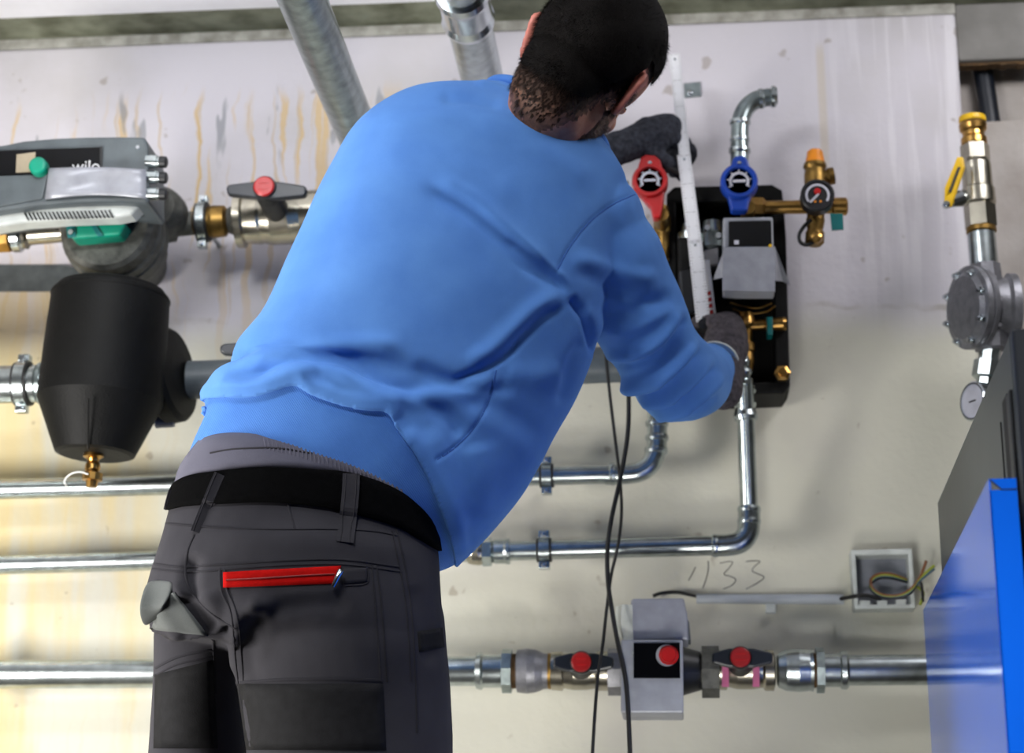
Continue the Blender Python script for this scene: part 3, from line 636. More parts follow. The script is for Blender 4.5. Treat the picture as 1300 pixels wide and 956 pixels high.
# controller on the group
t = thing('pump_controller', 'grey box controller with black display, grey tape across its lower half', 'controller', W(951, 322, YW-.15))
MB().pp([(918, 276), (981, 275), (984, 368), (918, 368)], 3.18, .052).build('case', M['grey_frame'], t, bev=.003)
MB().pp([(925, 281), (979, 280), (980, 312), (925, 312)], 3.177, .005).build('display', M['black_gloss'], t)
MB().pp([(932, 305), (938, 305), (938, 310), (932, 310)], 3.1755, .003).build('icon', M['pale_face'], t)
MB().lathe(W(978, 312, 3.176), TOV, [(0, 2.4*m), (.002, 2*m)], 10).build('led', M['yellow'], t)
MB().pp([(918, 314), (984, 313), (984, 370), (917, 369)], 3.176, .004).build('tape', M['tape'], t)
MB().prism([W(984, 313, 3.179), W(1003, 362, 3.25), W(994, 357, 3.24), W(984, 356, 3.18)], (0, .0015, 0)).build('tape_flap', M['tape'], t)
MB().prism([W(918, 320, 3.179), W(905, 355, 3.22), W(918, 352, 3.18)], (0, .0015, 0)).build('tape_flap', M['tape'], t)

# --- thermometer handles
def dial(label, c, r, matk, top, low, Y):
    t = thing('thermometer_valve', label, 'thermometer', W(*c, YW-.1), 'thermometer handles of the pump group')
    C0 = W(*c, Y); m = mpp(C0)
    MB().lathe(C0+Vector((0, .03, 0)), TOV, [(0, r*.8*m), (.008, r*m), (.026, r*m), (.032, r*.93*m), (.032, r*.76*m), (.026, r*.70*m)], 36).build('dial_ring', M[matk], t)
    MB().lathe(C0+Vector((0, .006, 0)), TOV, [(0, r*.74*m), (.002, r*.74*m)], 32).build('dial_face', M['black'], t)
    s = MB(); K = 22
    for k in range(K):
        a0, a1 = [math.radians(-35+250*(k+i)/K) for i in (0, 1)]
        P = [C0+Vector((math.cos(a)*rr*r*m, .0045, math.sin(a)*rr*r*m)) for a, rr in ((a0, .40), (a1, .40), (a1, .54), (a0, .54))]
        s.prism(P, (0, -.0006, 0))
    for a in range(-30, 211, 40):
        a = math.radians(a); s.box(C0+Vector((math.cos(a)*.6*r*m, .0042, math.sin(a)*.6*r*m)), r*.06*m, .0004, r*.035*m, X=(math.cos(a), 0, math.sin(a)), Z=(-math.sin(a), 0, math.cos(a)))
    s.build('scale', M['pale_face'], t)
    MB().box(C0+Vector((0, .0035, .01*r*m)), r*.34*m, .0005, r*.07*m).build('needle', M['pale_face'], t)
    MB().pp(top, Y+.004, .022).build('grip', M[matk], t, bev=.003)
    MB().pp(low, Y+.006, .024).build('stem', M[matk], t, bev=.003)
    MB().lathe(W(c[0], c[1]-r*.9, Y+.001), TOV, [(0, 2.6*m), (.003, 2.6*m)], 10).build('pin', M['screw'], t)
    b = W(low[-1][0]*.5+low[-2][0]*.5 if False else (low[2][0]+low[3][0])/2, max(p[1] for p in low)-4, Y+.02)
    MB().tube([b, Vector((b.x, YW-.118, b.z))], 9*m, 14).build('valve_stem', M['brass_old'], t)
    return t
dial('red thermometer handle on the left flow pipe', (825, 228), 23, 'red', [(809, 214), (814, 199), (820, 196), (832, 197), (838, 203), (842, 216)], [(812, 246), (844, 238), (842, 258), (838, 276), (829, 276), (826, 262)], 3.2)
dial('blue thermometer handle on the right return pipe', (938.5, 229), 24, 'blue', [(926, 214), (931, 200), (936, 197), (944, 197), (949, 202), (953, 214)], [(922, 242), (956, 242), (951, 256), (949, 267), (928, 267), (926, 256)], 3.2)
MB0 = MB().lp((840, 262), (842, 330), Yg, [(0, 8), (10, 9), (14, 11), (30, 11), (34, 8), (68, 8)], 16)
tag(MB0.build('flow_pipe', M['brass_old']), 'short brass pipe below the red thermometer', 'pipe')
tag(MB().tube([W(x, y, 3.23) for x, y in [(840, 212), (852, 214), (864, 220), (872, 230), (880, 250), (884, 275)]], .0045, 10, smooth_path=5).build('cable', M['rubber']), 'black cable arching from the red thermometer behind the folding rule', 'cable')

# galvanised elbow up from the blue thermometer
t = thing('pipe_elbow', 'galvanised elbow pipe with open end above the blue thermometer', 'pipe', W(940, 200, YW-.1))
P = catmull([W(x, y, 3.262) for x, y in [(939, 262), (939, 215), (939, 165), (941, 150), (948, 136), (960, 127), (973, 124), (985, 123)]], 6)
MB().tube(P, 11.6*mpp(P[0]), 22).build('elbow', M['galv_dull'], t)
m = mpp(P[0])
for (x, y), (dx_, dy_), br in (((939, 192), (0, 1), 14), ((939, 178), (0, 1), 12.6), ((939.5, 156), (0, 1), 13.6), ((966, 125.5), (1, -.1), 13.2), ((982, 123), (1, 0), 14)):
    c = W(x, y, 3.262); d = (W(x+dx_, y+dy_, 3.262)-c).normalized()
    MB().lathe(c-d*4*m, d, [(0, br*.85*m), (1.5*m, br*m), (5.5*m, br*m), (8*m, br*.85*m)], 22).build('press_bead', M['galv'], t)
MB().lathe(W(985.5, 123, 3.262), (1, 0, 0), [(0, 9.5*m), (.0015, 9.5*m)], 20).build('opening', M['shadowgap'], t, label='dark open pipe end')

# --- safety group: brass arm, pressure gauge, safety valve
t = thing('safety_group', 'brass safety group with round black pressure gauge and orange cap', 'safety valve', W(1010, 263, YW-.1))
MB().lp((940, 264), (1076, 262), 3.25, [(0, 8), (10, 9), (12, 8.5), (100, 9), (116, 9), (118, 11.5), (134, 11.5), (136, 9)], 22).build('arm', M['brass'], t)
MB().lp((950, 263), (975, 263), 3.25, [(0, 10), (3, 12.5), (18, 12.5), (22, 9)], 6, False).build('nut', M['brass'], t)
MB().lp((1036, 262), (1034, 190), 3.25, [(0, 12), (18, 11), (22, 14), (40, 14), (46, 13), (50, 15), (54, 14)], 22).build('valve_body', M['brass_old'], t)
MB().lp((1035, 213), (1034.5, 191), 3.25, [(0, 13.6), (3, 13.2), (16, 10.5), (20, 10), (22, 8)], 12).build('cap', M['orange'], t, label='orange safety valve cap')
MB().lp((1040, 226), (1059, 223), 3.25, [(0, 9), (10, 9), (12, 11), (19, 11)], 16).build('outlet', M['brass_old'], t)
MB().lp((1036, 262), (1034, 312), 3.25, [(0, 12), (14, 11), (18, 12), (30, 10), (34, 12), (46, 12), (50, 8)], 20).build('lower_port', M['brass_old'], t)
c = W(1038, 247, 3.19); m = mpp(c)
MB().lathe(c+Vector((0, .03, 0)), TOV, [(0, 19*m), (.004, 21.5*m), (.028, 21.5*m), (.03, 20*m), (.03, 17.5*m), (.026, 17*m)], 36).build('gauge', M['black'], t)
s = MB(); K = 24
for k in range(K):
    a0, a1 = [math.radians(-35+250*(k+i)/K) for i in (0, 1)]
    s.prism([c+Vector((math.cos(a)*rr*m, .003, math.sin(a)*rr*m)) for a, rr in ((a0, 12.5), (a1, 12.5), (a1, 15.5), (a0, 15.5))], (0, -.0006, 0))
s.build('scale', M['pale_face'], t)
a = math.radians(225); MB().box(c+Vector((math.cos(a)*6*m, .001, math.sin(a)*6*m)), 8*m, .0006, 1.3*m, X=(math.cos(a), 0, math.sin(a)), Z=(-math.sin(a), 0, math.cos(a))).build('needle', M['pale_face'], t)
MB().lathe(c+Vector((0, .003, 5*m)), TOV, [(0, 4.5*m), (.003, 4*m)], 16).build('needle_hub', M['red'], t)
for sx in (-3.5, 3.5): MB().lathe(c+Vector((sx*m, .003, -8.5*m)), TOV, [(0, 1.6*m), (.0008, 1.5*m)], 10).build('mark', M['orange'], t)
MB().pp([(1054, 271), (1070, 271), (1071, 291), (1056, 292)], 3.235, .004).build('tag', M['teal_dark'], t, label='dark teal plate')
MB().tube([W(x, y, 3.22) for x, y in [(1030, 279), (1022, 286), (1015, 297), (1016, 307), (1024, 311), (1034, 307)]], .0032, 10, smooth_path=5).build('strap', M['rubber'], t, label='black cap strap loop')
MB().lathe(W(1036, 303, 3.222), TOV, [(0, 8*m), (.01, 7*m), (.012, 3*m)], 14).build('port_cap', M['brass'], t)

# ------------------------------------------------------------------ gas line on the right
YG = 3.24
t = thing('gas_valve', 'nickel gas valve with yellow lever and yellow ring, top of the right line', 'valve', W(1240, 230, YW))
G0, G1 = (1234, 148), (1250, 342)
MB().lp(G0, G1, YG, [(0, 14), (1, 17), (6, 17.5), (8, 17), (8, 14)], 26).build('seal_ring', M['yellow'], t, label='yellow ring')
MB().lp(G0, G1, YG, [(8, 16.5), (12, 18), (18, 17), (21, 14), (26, 14), (29, 16.5), (36, 16.5), (38, 14)], 26).build('press_end', M['brass'], t)
MB().lp(G0, G1, YG, [(37, 15), (38, 18.5), (57, 18.5), (58, 15)], 6, False).build('nut', M['nickel'], t)
MB().lp(G0, G1, YG, [(57, 16), (62, 19), (92, 19), (94, 21), (112, 21.5), (115, 18)], 26).build('valve_body', M['nickel'], t)
MB().lp(G0, G1, YG, [(114, 16), (115, 20), (142, 20), (143, 16)], 6, False, rot=.3).build('nut', M['nickel'], t)
MB().lp(G0, G1, YG, [(142, 17), (143, 19), (148, 19), (149, 17)], 26).build('ring', M['brass_old'], t)
a, b = W(1230, 248, YG), W(1205, 256, YG-.035)
MB().lathe(a, b-a, [(0, 9*m), ((b-a).length*.5, 9*m), ((b-a).length*.52, 11*m), ((b-a).length, 8*m)], 18).build('stem', M['chrome'], t)
d1 = Vector((.0, .004, 0))
MB().prism([W(1222, 199, YG-.05), W(1224, 212, YG-.05), (W(1207, 262, YG-.045)), (W(1198, 262, YG-.045)), W(1199, 238, YG-.05), W(1215, 199, YG-.05)], (.003, .006, 0)).build('lever', M['yellow'], t, bev=.0015, label='yellow lever')
MB().prism([W(1216, 212, YG-.0515), W(1219, 212, YG-.0515), W(1207, 244, YG-.051), W(1204, 244, YG-.051)], (.001, .002, 0)).build('lever_slot', M['black'], t)
MB().lathe(W(1201, 261, YG-.05), TOV, [(0, 5*m), (.008, 4.4*m), (.01, 2*m)], 8, False).build('lever_nut', M['chrome'], t)
t = thing('gas_regulator', 'grey cast gas regulator with bolted round cover, right of the pump group', 'regulator', W(1255, 390, YW))
MB().lp((1246, 297), (1250, 345), YG, [(0, 17.5), (48, 18)], 26).build('pipe_nipple', M['galv'], t)
MB().lp((1250, 336), (1259, 446), YG, [(0, 16), (1, 20), (20, 21), (22, 26), (86, 27), (88, 22), (108, 21), (110, 16)], 8, False, rot=.4).build('regulator_body', M['cast_light'], t)
a, b = W(1240, 391, YG), W(1296, 391, YG+.005)
MB().lathe(a, b-a, [(0, 36*m), (.02, 38*m), (.045, 38*m), (.05, 44*m), (.062, 44*m), (.066, 36*m)], 32).build('spring_housing', M['cast_light'], t)
dn = Vector((-.93, -.37, -.05)).normalized(); c0 = W(1238, 391, YG-.005)
MB().lathe(c0-dn*.012, dn, [(0, 46*m), (.004, 52*m), (.012, 53*m), (.014, 50*m), (.017, 53*m), (.026, 53*m), (.028, 46*m), (.034, 40*m), (.036, 20*m)], 36).build('diaphragm_cover', M['cast_light'], t)
_, uu, ww = frame(dn)
for k in range(8):
    p = c0+dn*.014+(uu*math.cos(k*math.pi/4+.2)+ww*math.sin(k*math.pi/4+.2))*(45*m)
    MB().lathe(p, dn, [(0, 5.5*m), (.008, 5.5*m), (.008, 3*m), (.014, 3*m)], 6, False).build('bolt', M['chrome'], t)
MB().lp((1258, 442), (1250, 500), YG, [(0, 14), (16, 14), (18, 19), (38, 19), (40, 13), (58, 12)], 8, False).build('coupling', M['galv'], t)
MB().tube([W(1251, 490, YG), W(1250, 560, YG), W(1250, 700, YG)], .017, 18).build('supply_pipe', M['galv_dull'], t)
t = thing('pressure_gauge', 'round gauge half hidden behind the boiler top', 'gauge', W(1240, 510, YG))
dn = Vector((-.86, -.5, 0)).normalized(); c0 = W(1240, 510, YG-.02)
MB().lathe(c0-dn*.014, dn, [(0, 22*m), (.003, 25*m), (.022, 25*m), (.024, 23*m), (.024, 21.5*m), (.02, 21*m)], 32).build('gauge_case', M['chrome'], t)
MB().lathe(c0+dn*.005, dn, [(0, 21*m), (.003, 21*m)], 28).build('gauge_face', M['pale_face'], t)
MB().box(c0+dn*.009, .008, .0006, .001, X=dn.cross(ZD), Yv=dn).build('needle', M['black'], t)
MB().tube([c0-dn*.012, W(1246, 510, YG-.015)], .006, 10).build('gauge_stem', M['brass'], t)

# ------------------------------------------------------------------ boiler
Pf = W(1190, 637, 3.1); zb = Pf.z; rr = ray(1283, 420); Pn = CAM+rr*((zb-CAM.z)/rr.z)
d = Vector((Pn.x-Pf.x, Pn.y-Pf.y, 0)); ln = d.length; d.normalize(); nx_ = Vector((-d.y, d.x, 0))
if nx_.x < 0: nx_ = -nx_
t = thing('boiler', 'heating boiler with dark grey upper side and glossy blue side casing at right', 'boiler', (Pf.x+.25, 2.6, 0))
def bbox(mb, o, l0, l1, w0, w1, z0, z1):
    P = [o+d*l+nx_*w for l, w in ((l0, w0), (l1, w0), (l1, w1), (l0, w1))]
    return mb.prism([Vector((p.x, p.y, z0)) for p in P], (0, 0, z1-z0))
bbox(MB(), Pf, 0, ln-.012, 0, .6, .05, zb).build('body', M['boiler'], t, bev=.003)
bbox(MB(), Pf, ln-.012, ln+.012, .0, .6, .05, zb-.001).build('front_panel', M['navy'], t, bev=.003)
# joint and grip recess on the grey side, near its front edge
bbox(MB(), Pf, ln-.135, ln-.131, -.0012, .004, .3, zb-.07).build('panel_joint', M['shadowgap'], t)
bbox(MB(), Pf, ln-.095, ln-.055, -.0025, .004, .5, zb-.055).build('grip_recess', M['shadowgap'], t, bev=.002)
bbox(MB(), Pf, ln-.05, ln-.02, -.004, .004, .3, zb-.06).build('edge_strip', M['black'], t, bev=.002)
bbox(MB(), Pf, ln-.03, ln-.005, .02, .05, zb-.002, zb+.004).build('edge_tape', M['orange'], t)
Qf = W(1172, 775, 3.08); zq = Qf.z; rr = ray(1255, 608); Qn = CAM+rr*((zq-CAM.z)/rr.z)
d2 = Vector((Qn.x-Qf.x, Qn.y-Qf.y, 0)); l2 = d2.length; d2.normalize(); n2 = Vector((-d2.y, d2.x, 0))
if n2.x < 0: n2 = -n2
def qbox(mb, l0, l1, w0, w1, z0, z1):
    P = [Qf+d2*l+n2*w for l, w in ((l0, w0), (l1, w0), (l1, w1), (l0, w1))]
    return mb.prism([Vector((p.x, p.y, z0)) for p in P], (0, 0, z1-z0))
wq = (W(1290, 608, Qn.y)-W(1255, 608, Qn.y)).length
qbox(MB(), 0, l2, 0, .002, .12, zq).build('side_casing', M['boiler_blue'], t, label='glossy blue side casing')
qbox(MB(), l2-.002, l2, 0, wq, .12, zq-.012).build('casing_flange', M['boiler_blue'], t, label='blue front flange of the casing')
q = [Qn+n2*w for w in (0, wq)]
MB().prism([Vector((Qn.x, Qn.y, zq)), Vector((q[1].x, q[1].y, zq)), Vector((q[1].x, q[1].y, zq-.0115)), Vector((Qn.x+n2.x*.013, Qn.y+n2.y*.013, zq-.0115))], d2*(-.004)).build('casing_lip', M['boiler_blue'], t)
MB().tube([Vector((Qn.x+n2.x*.001, Qn.y-.0005, zq-.001)), Vector((Qn.x+n2.x*.013, Qn.y-.0005, zq-.0118)), Vector((q[1].x, q[1].y-.0005, zq-.0118))], .0007, 6).build('fold_line', M['shadowgap'], t)
qbox(MB(), l2-.03, l2-.002, wq*.9, wq*1.0, zq-.055, zq-.02).build('slot', M['shadowgap'], t)
#MAN-BEGIN
# ------------------------------------------------------------------ the man
man = thing('person', 'man in blue sweatshirt and grey work trousers seen from behind, leaning towards the pump group', 'person', (-.46, 2.66, 0))

def np_mesh(name, V, F, mats, parent, smooth=True):
    me = bpy.data.meshes.new(name); me.from_pydata([tuple(v) for v in V], [], [tuple(f) for f in F]); me.update()
    if smooth: me.polygons.foreach_set('use_smooth', [True]*len(me.polygons))
    for q in mats: me.materials.append(q)
    return link(name, me, parent)

def remesh(mb, voxel, smooth=6, fac=.5):
    """union of overlapping closed pieces -> one continuous surface (vertices, faces)"""
    me = mb.mesh('tmp'); o = bpy.data.objects.new('tmp', me); COL.objects.link(o)
    r = o.modifiers.new('r', 'REMESH'); r.mode = 'VOXEL'; r.voxel_size = voxel
    s = o.modifiers.new('s', 'SMOOTH'); s.iterations = smooth; s.factor = fac
    dg = bpy.context.evaluated_depsgraph_get(); ev = o.evaluated_get(dg).to_mesh()
    V = np.empty(len(ev.vertices)*3); ev.vertices.foreach_get('co', V); V = V.reshape(-1, 3)
    F = [tuple(p.vertices) for p in ev.polygons]
    o.evaluated_get(dg).to_mesh_clear(); bpy.data.objects.remove(o); bpy.data.meshes.remove(me)
    return V, F
def normals(V, F):
    A = np.array([f if len(f) == 4 else (f[0], f[1], f[2], f[2]) for f in F])
    fn = np.cross(V[A[:, 2]]-V[A[:, 0]], V[A[:, 3]]-V[A[:, 1]]); n = np.zeros_like(V)
    for k in range(4): np.add.at(n, A[:, k], fn)
    return n/np.maximum(np.linalg.norm(n, axis=1, keepdims=True), 1e-12)
def ring_from(L, R, YL, YR, hb, hf, tilt, e=2.3, n=44, shrink=1.0):
    """cloth cross-section: left and right edge (photo points at their depths), half thickness to back and front"""
    a, b = W(*L, YL), W(*R, YR); c = (a+b)/2; u = (b-a)/2*shrink
    t = math.radians(tilt); out = []
    un = u.normalized(); bd = Vector((0, -math.cos(t), math.sin(t))); bd = (bd-un*bd.dot(un)).normalized()
    for k in range(n):
        a_ = 2*math.pi*k/n; cs, sn = math.cos(a_), math.sin(a_)
        x = math.copysign(abs(cs)**(2/e), cs); y = math.copysign(abs(sn)**(2/e), sn)
        out.append(c+u*x+bd*(y*(hb if y > 0 else hf)*shrink))
    return out
def loft(mb, rows, shrink=1.0, sub=3, n=44):
    A = np.array([[*r[0], *r[1], *r[2:], *([2.3] if len(r) == 7 else [])] for r in rows], float); m_ = len(rows); P = []
    t = np.arange(m_)
    for i in range(m_-1):
        p0, p1, p2, p3 = A[max(i-1, 0)], A[i], A[i+1], A[min(i+2, m_-1)]
        for j in range(sub):
            s = j/sub; P.append(.5*(2*p1+(p2-p0)*s+(2*p0-5*p1+4*p2-p3)*s*s+(3*p1-p0-3*p2+p3)*s**3))
    P.append(A[-1])
    return mb.rings([ring_from(q[0:2], q[2:4], q[4], q[5], q[6], q[7], q[8], q[9] if len(q) > 9 else 2.3, n, shrink) for q in P])
def limb(mb, pts, rad, sub=6, seg=24):
    P = catmull(pts, sub); k = np.linspace(0, len(pts)-1, len(P)); rr = np.interp(k, range(len(pts)), rad)
    # rounded ends
    T0 = (P[0]-P[1]).normalized(); T1 = (P[-1]-P[-2]).normalized()
    Q = [P[0]+T0*rr[0]*s for s in (.98, .8, .45)]+P+[P[-1]+T1*rr[-1]*s for s in (.45, .8, .98)]
    q = [rr[0]*s for s in (.2, .6, .89)]+list(rr)+[rr[-1]*s for s in (.89, .6, .2)]
    return mb.tube(Q, q, seg)

class Sculpt:
    """creases and rolls of cloth pressed along lines (photo points) into the surface that faces the camera"""
    def __init__(s, V, F):
        s.V, s.F = V, F; s.N = normals(V, F); s.P = project(V)
        d = V-np.array(CAM); d /= np.linalg.norm(d, axis=1, keepdims=True)
        s.face = np.clip((-(s.N*d).sum(1)+.15)/.35, 0, 1); s.D = np.zeros(len(V))
    def dist(s, pts):
        C = np.array([(p.x, p.y) for p in catmull([(x, y, 0) for x, y in pts], 8)])
        seg = np.diff(C, axis=0); L = np.linalg.norm(seg, axis=1); cum = np.concatenate([[0], np.cumsum(L)])
        lo, hi = C.min(0)-90, C.max(0)+90
        idx = np.where(((s.P > lo) & (s.P < hi)).all(1))[0]
        best = np.full(len(idx), 1e9); sgn = np.zeros(len(idx)); tt = np.zeros(len(idx))
        for i in range(len(seg)):
            w = s.P[idx]-C[i]; t = np.clip((w@seg[i])/(L[i]**2+1e-9), 0, 1); q = w-t[:, None]*seg[i]
            dd = np.linalg.norm(q, axis=1); cr = seg[i][0]*w[:, 1]-seg[i][1]*w[:, 0]
            b = dd < best; best[b] = dd[b]; sgn[b] = np.sign(cr[b]); tt[b] = (cum[i]+t[b]*L[i])/cum[-1]
        return idx, best, sgn, tt
    def fold(s, pts, w, amp, kind='ridge', fade=.18, side=0):
        idx, d, sg, t = s.dist(pts)
        end = np.clip(np.minimum(t, 1-t)/fade, 0, 1) if fade else np.ones_like(t)
        end = end*end*(3-2*end)
        if kind == 'ridge': f = np.exp(-(d/w)**2)
        elif kind == 'crease':                       # sharp valley with soft shoulders
            f = -np.exp(-(d/(w*.45))**2)+.55*np.exp(-((d-w*1.15)/(w*.7))**2)
        elif kind == 'step':                         # cloth overhanging on one side of the line (right of travel = +)
            sd = d*sg*(side or 1); f = np.where(sd > 0, np.exp(-sd/(w*2.2)), -.55*np.exp(-(sd/(w*.55))**2))
            f = np.where(sd > 0, f*np.clip(sd/(w*.18), 0, 1), f)
        s.D[idx] += f*amp*end*s.face[idx]
    def noise(s, amp, scale, seed):
        r = np.random.default_rng(seed); tot = np.zeros(len(s.V))
        for _ in range(14):
            k = r.normal(size=3)*scale; tot += np.sin(s.V@k+r.uniform(0, 6.28))
        s.D += tot/14**.5*amp
    def done(s):
        s.V = s.V+s.N*s.D[:, None]; return s.V

def drape_setup(V, F): return BVHTree.FromPolygons([Vector(v) for v in V], F)
def hit(bvh, x, y):
    r = ray(x, y).normalized(); l, n, i, d_ = bvh.ray_cast(CAM, r)
    return (l, n) if l is not None else (None, None)
def ribbon(bvh, pts, w, th, sub=8, lift=.0, closed=False):
    """strip of cloth lying on the surface along photo points, w metres wide, th thick"""
    C = [(p.x, p.y) for p in catmull([(x, y, 0) for x, y in pts], sub)]; H = []
    for x, y in C:
        l, n = hit(bvh, x, y)
        if l is not None: H.append((l, n))
    mb = MB(); R = []
    for i, (l, n) in enumerate(H):
        T_ = (H[min(i+1, len(H)-1)][0]-H[max(i-1, 0)][0]).normalized(); s = T_.cross(n).normalized()
        R.append([l+s*w/2-n*.002+n*lift, l+s*w/2+n*(th+lift)*.75, l+s*w*.36+n*(th+lift), l-s*w*.36+n*(th+lift), l-s*w/2+n*(th+lift)*.75, l-s*w/2-n*.002+n*lift])
    if len(R) > 1: mb.rings(R)
    return mb
def patch(bvh, quad, nu, nv, th, sink=.004, curve=None):
    """a sheet lying on the surface, its outline given by four photo points (tl, tr, br, bl)"""
    tl, tr, br, bl = [np.array(q, float) for q in quad]; G = []
    for j in range(nv+1):
        for i in range(nu+1):
            u_, v_ = i/nu, j/nv; p = (tl*(1-u_)+tr*u_)*(1-v_)+(bl*(1-u_)+br*u_)*v_
            if curve: p = p+np.array(curve(u_, v_))
            l, n = hit(bvh, *p)
            G.append((l, n))
    good = [g for g in G if g[0] is not None]
    for k in range(len(G)):
        if G[k][0] is None:
            G[k] = G[k-1] if k else good[0]
    top = [l+n*th for l, n in G]; bot = [l-n*sink for l, n in G]; F = []; n_ = len(top)
    for j in range(nv):
        for i in range(nu):
            a = j*(nu+1)+i; F += [(a, a+1, a+nu+2, a+nu+1), (a+n_, a+nu+1+n_, a+nu+2+n_, a+1+n_)]
    bd = list(range(nu+1))+[j*(nu+1)+nu for j in range(1, nv+1)]+[nv*(nu+1)+i for i in range(nu-1, -1, -1)]+[j*(nu+1) for j in range(nv-1, 0, -1)]
    for a, b in zip(bd, bd[1:]+bd[:1]): F.append((a, a+n_, b+n_, b))
    return MB().add(top+bot, F)

# ---- sweatshirt: torso and sleeves
TORSO = [  # left edge, right edge, depth left, depth right, half thickness back, front, tilt
    ((234, 588), (560, 716), 2.60, 2.70, .125, .13, 20.5, 1.9),
    ((242, 560), (600, 702), 2.60, 2.72, .130, .14, 20, 2.1),
    ((259, 520), (645, 655), 2.60, 2.74, .132, .15, 19),
    ((258, 494), (668, 626), 2.60, 2.75, .134, .15, 18),
    ((268, 479), (676, 612), 2.60, 2.75, .132, .15, 18),
    ((304, 464), (688, 592), 2.61, 2.76, .124, .15, 17),
    ((293, 445), (698, 572), 2.61, 2.76, .132, .15, 17),
    ((324, 408), (728, 515), 2.62, 2.77, .130, .15, 17),
    ((345, 370), (748, 462), 2.63, 2.77, .130, .14, 18),
    ((370, 312), (762, 405), 2.64, 2.77, .130, .13, 20),
    ((398, 252), (772, 352), 2.66, 2.77, .128, .12, 22),
    ((424, 197), (783, 306), 2.68, 2.77, .122, .11, 25),
    ((450, 165), (790, 270), 2.70, 2.77, .108, .10, 25),
        ((486, 137), (794, 245), 2.72, 2.77, .092, .09, 25),
        ((525, 120), (791, 232), 2.74, 2.77, .076, .08, 25),
        ((572, 114), (786, 220), 2.755, 2.775, .064, .07, 25),
        ((604, 112), (778, 208), 2.765, 2.78, .056, .06, 25),
        ((620, 110), (768, 197), 2.765, 2.78, .052, .055, 25)]
R_ARM = [W(748, 290, 2.78), W(776, 335, 2.80), W(806, 392, 2.84), W(832, 442, 2.88), W(858, 478, 2.95), W(880, 482, 3.04), W(900, 468, 3.13)]
R_RAD = [.076, .080, .073, .066, .068, .060, .043]
L_ARM = [W(560, 180, 2.76), W(580, 220, 2.86), W(606, 262, 2.99), W(655, 268, 3.05), W(715, 246, 3.10), W(758, 226, 3.14)]
L_RAD = [.072, .070, .062, .054, .044, .036]
mb = loft(MB(), TORSO); limb(mb, R_ARM, R_RAD); limb(mb, L_ARM, L_RAD)
# shoulder yoke
mb.ball(W(755, 285, 2.78), (.075, .085, .075)); mb.ball(W(548, 165, 2.76), (.065, .075, .06))
V, F = remesh(mb, .0034, 20)
S = Sculpt(V, F)
S.noise(.0022, 14, 3); S.noise(.0012, 34, 5)
# upper back
S.fold([(528, 232), (565, 252), (604, 280), (640, 310), (670, 337), (700, 358), (722, 378)], 9, -.007, 'ridge')
S.fold([(545, 226), (590, 246), (630, 276), (668, 312), (705, 340)], 11, .006, 'ridge')
S.fold([(604, 262), (640, 290), (676, 322), (712, 352), (724, 372)], 6, .004, 'ridge')
S.fold([(640, 300), (668, 324), (700, 350), (720, 372)], 5, -.005)
S.fold([(470, 190), (530, 205), (600, 225), (660, 262)], 22, .004)
S.fold([(560, 113), (572, 124), (600, 126), (640, 134)], 8, -.006)
S.fold([(604, 112), (612, 106), (634, 112), (668, 128)], 6, .006)
S.fold([(480, 145), (520, 150), (580, 148), (640, 160)], 12, .003)
S.fold([(600, 150), (660, 170), (720, 205), (760, 240)], 18, .004)
# shoulder and upper sleeve
S.fold([(722, 326), (750, 334), (780, 344), (812, 352), (842, 352)], 11, .006)
S.fold([(724, 340), (756, 356), (792, 372), (832, 384), (866, 376)], 10, -.004)
S.fold([(735, 392), (770, 420), (800, 430)], 14, .004)
# armpit and side
S.fold([(722, 376), (738, 400), (748, 428), (757, 452)], 6, -.010, fade=.1)
S.fold([(720, 386), (690, 402), (662, 428), (645, 448), (610, 470), (570, 486)], 6, -.008, fade=.15)
S.fold([(716, 372), (680, 390), (650, 418), (620, 446), (584, 466)], 11, .008)
S.fold([(748, 430), (728, 450), (718, 490), (712, 520)], 9, -.006)
S.fold([(640, 470), (680, 478), (715, 470)], 16, .004)
# elbow folds of the sleeve
S.fold([(768, 462), (790, 466), (816, 462), (842, 448), (862, 426), (874, 398)], 7, -0.0128, fade=.12)
S.fold([(764, 446), (796, 452), (830, 438), (852, 414), (864, 384)], 9, 0.0112)
S.fold([(776, 484), (806, 488), (838, 478), (866, 454), (886, 424)], 8, 0.0128)
S.fold([(786, 496), (816, 500), (848, 490), (876, 466), (897, 438)], 6, -0.0112)
S.fold([(800, 508), (830, 508), (858, 498), (884, 478), (906, 450)], 7, 0.0112)
S.fold([(806, 514), (840, 520), (868, 510), (892, 490), (912, 462)], 5, -0.0096)
S.fold([(822, 528), (850, 524), (882, 512), (906, 490), (920, 470)], 7, 0.0096)
S.fold([(832, 534), (862, 534), (890, 522), (912, 502)], 5, -0.0080)
for pts, w_, a_ in (([(772, 474), (800, 478), (828, 468), (852, 446), (872, 416)], 6, -.008), ([(792, 502), (824, 505), (852, 496), (880, 474), (900, 444)], 6, -.008),
                    ([(815, 520), (846, 516), (874, 504), (898, 484), (914, 458)], 5, -.007), ([(838, 541), (866, 536), (894, 522), (914, 500)], 5, -.006),
                    ([(790, 490), (820, 494), (850, 480)], 6, .007), ([(810, 512), (838, 512), (866, 500)], 6, .007), ([(828, 534), (856, 530), (884, 518)], 6, .006),
                    ([(752, 392), (790, 398), (826, 386), (858, 366)], 9, -.006), ([(758, 410), (796, 418), (834, 402), (864, 376)], 9, .006)):
    S.fold(pts, w_, a_, fade=.25)
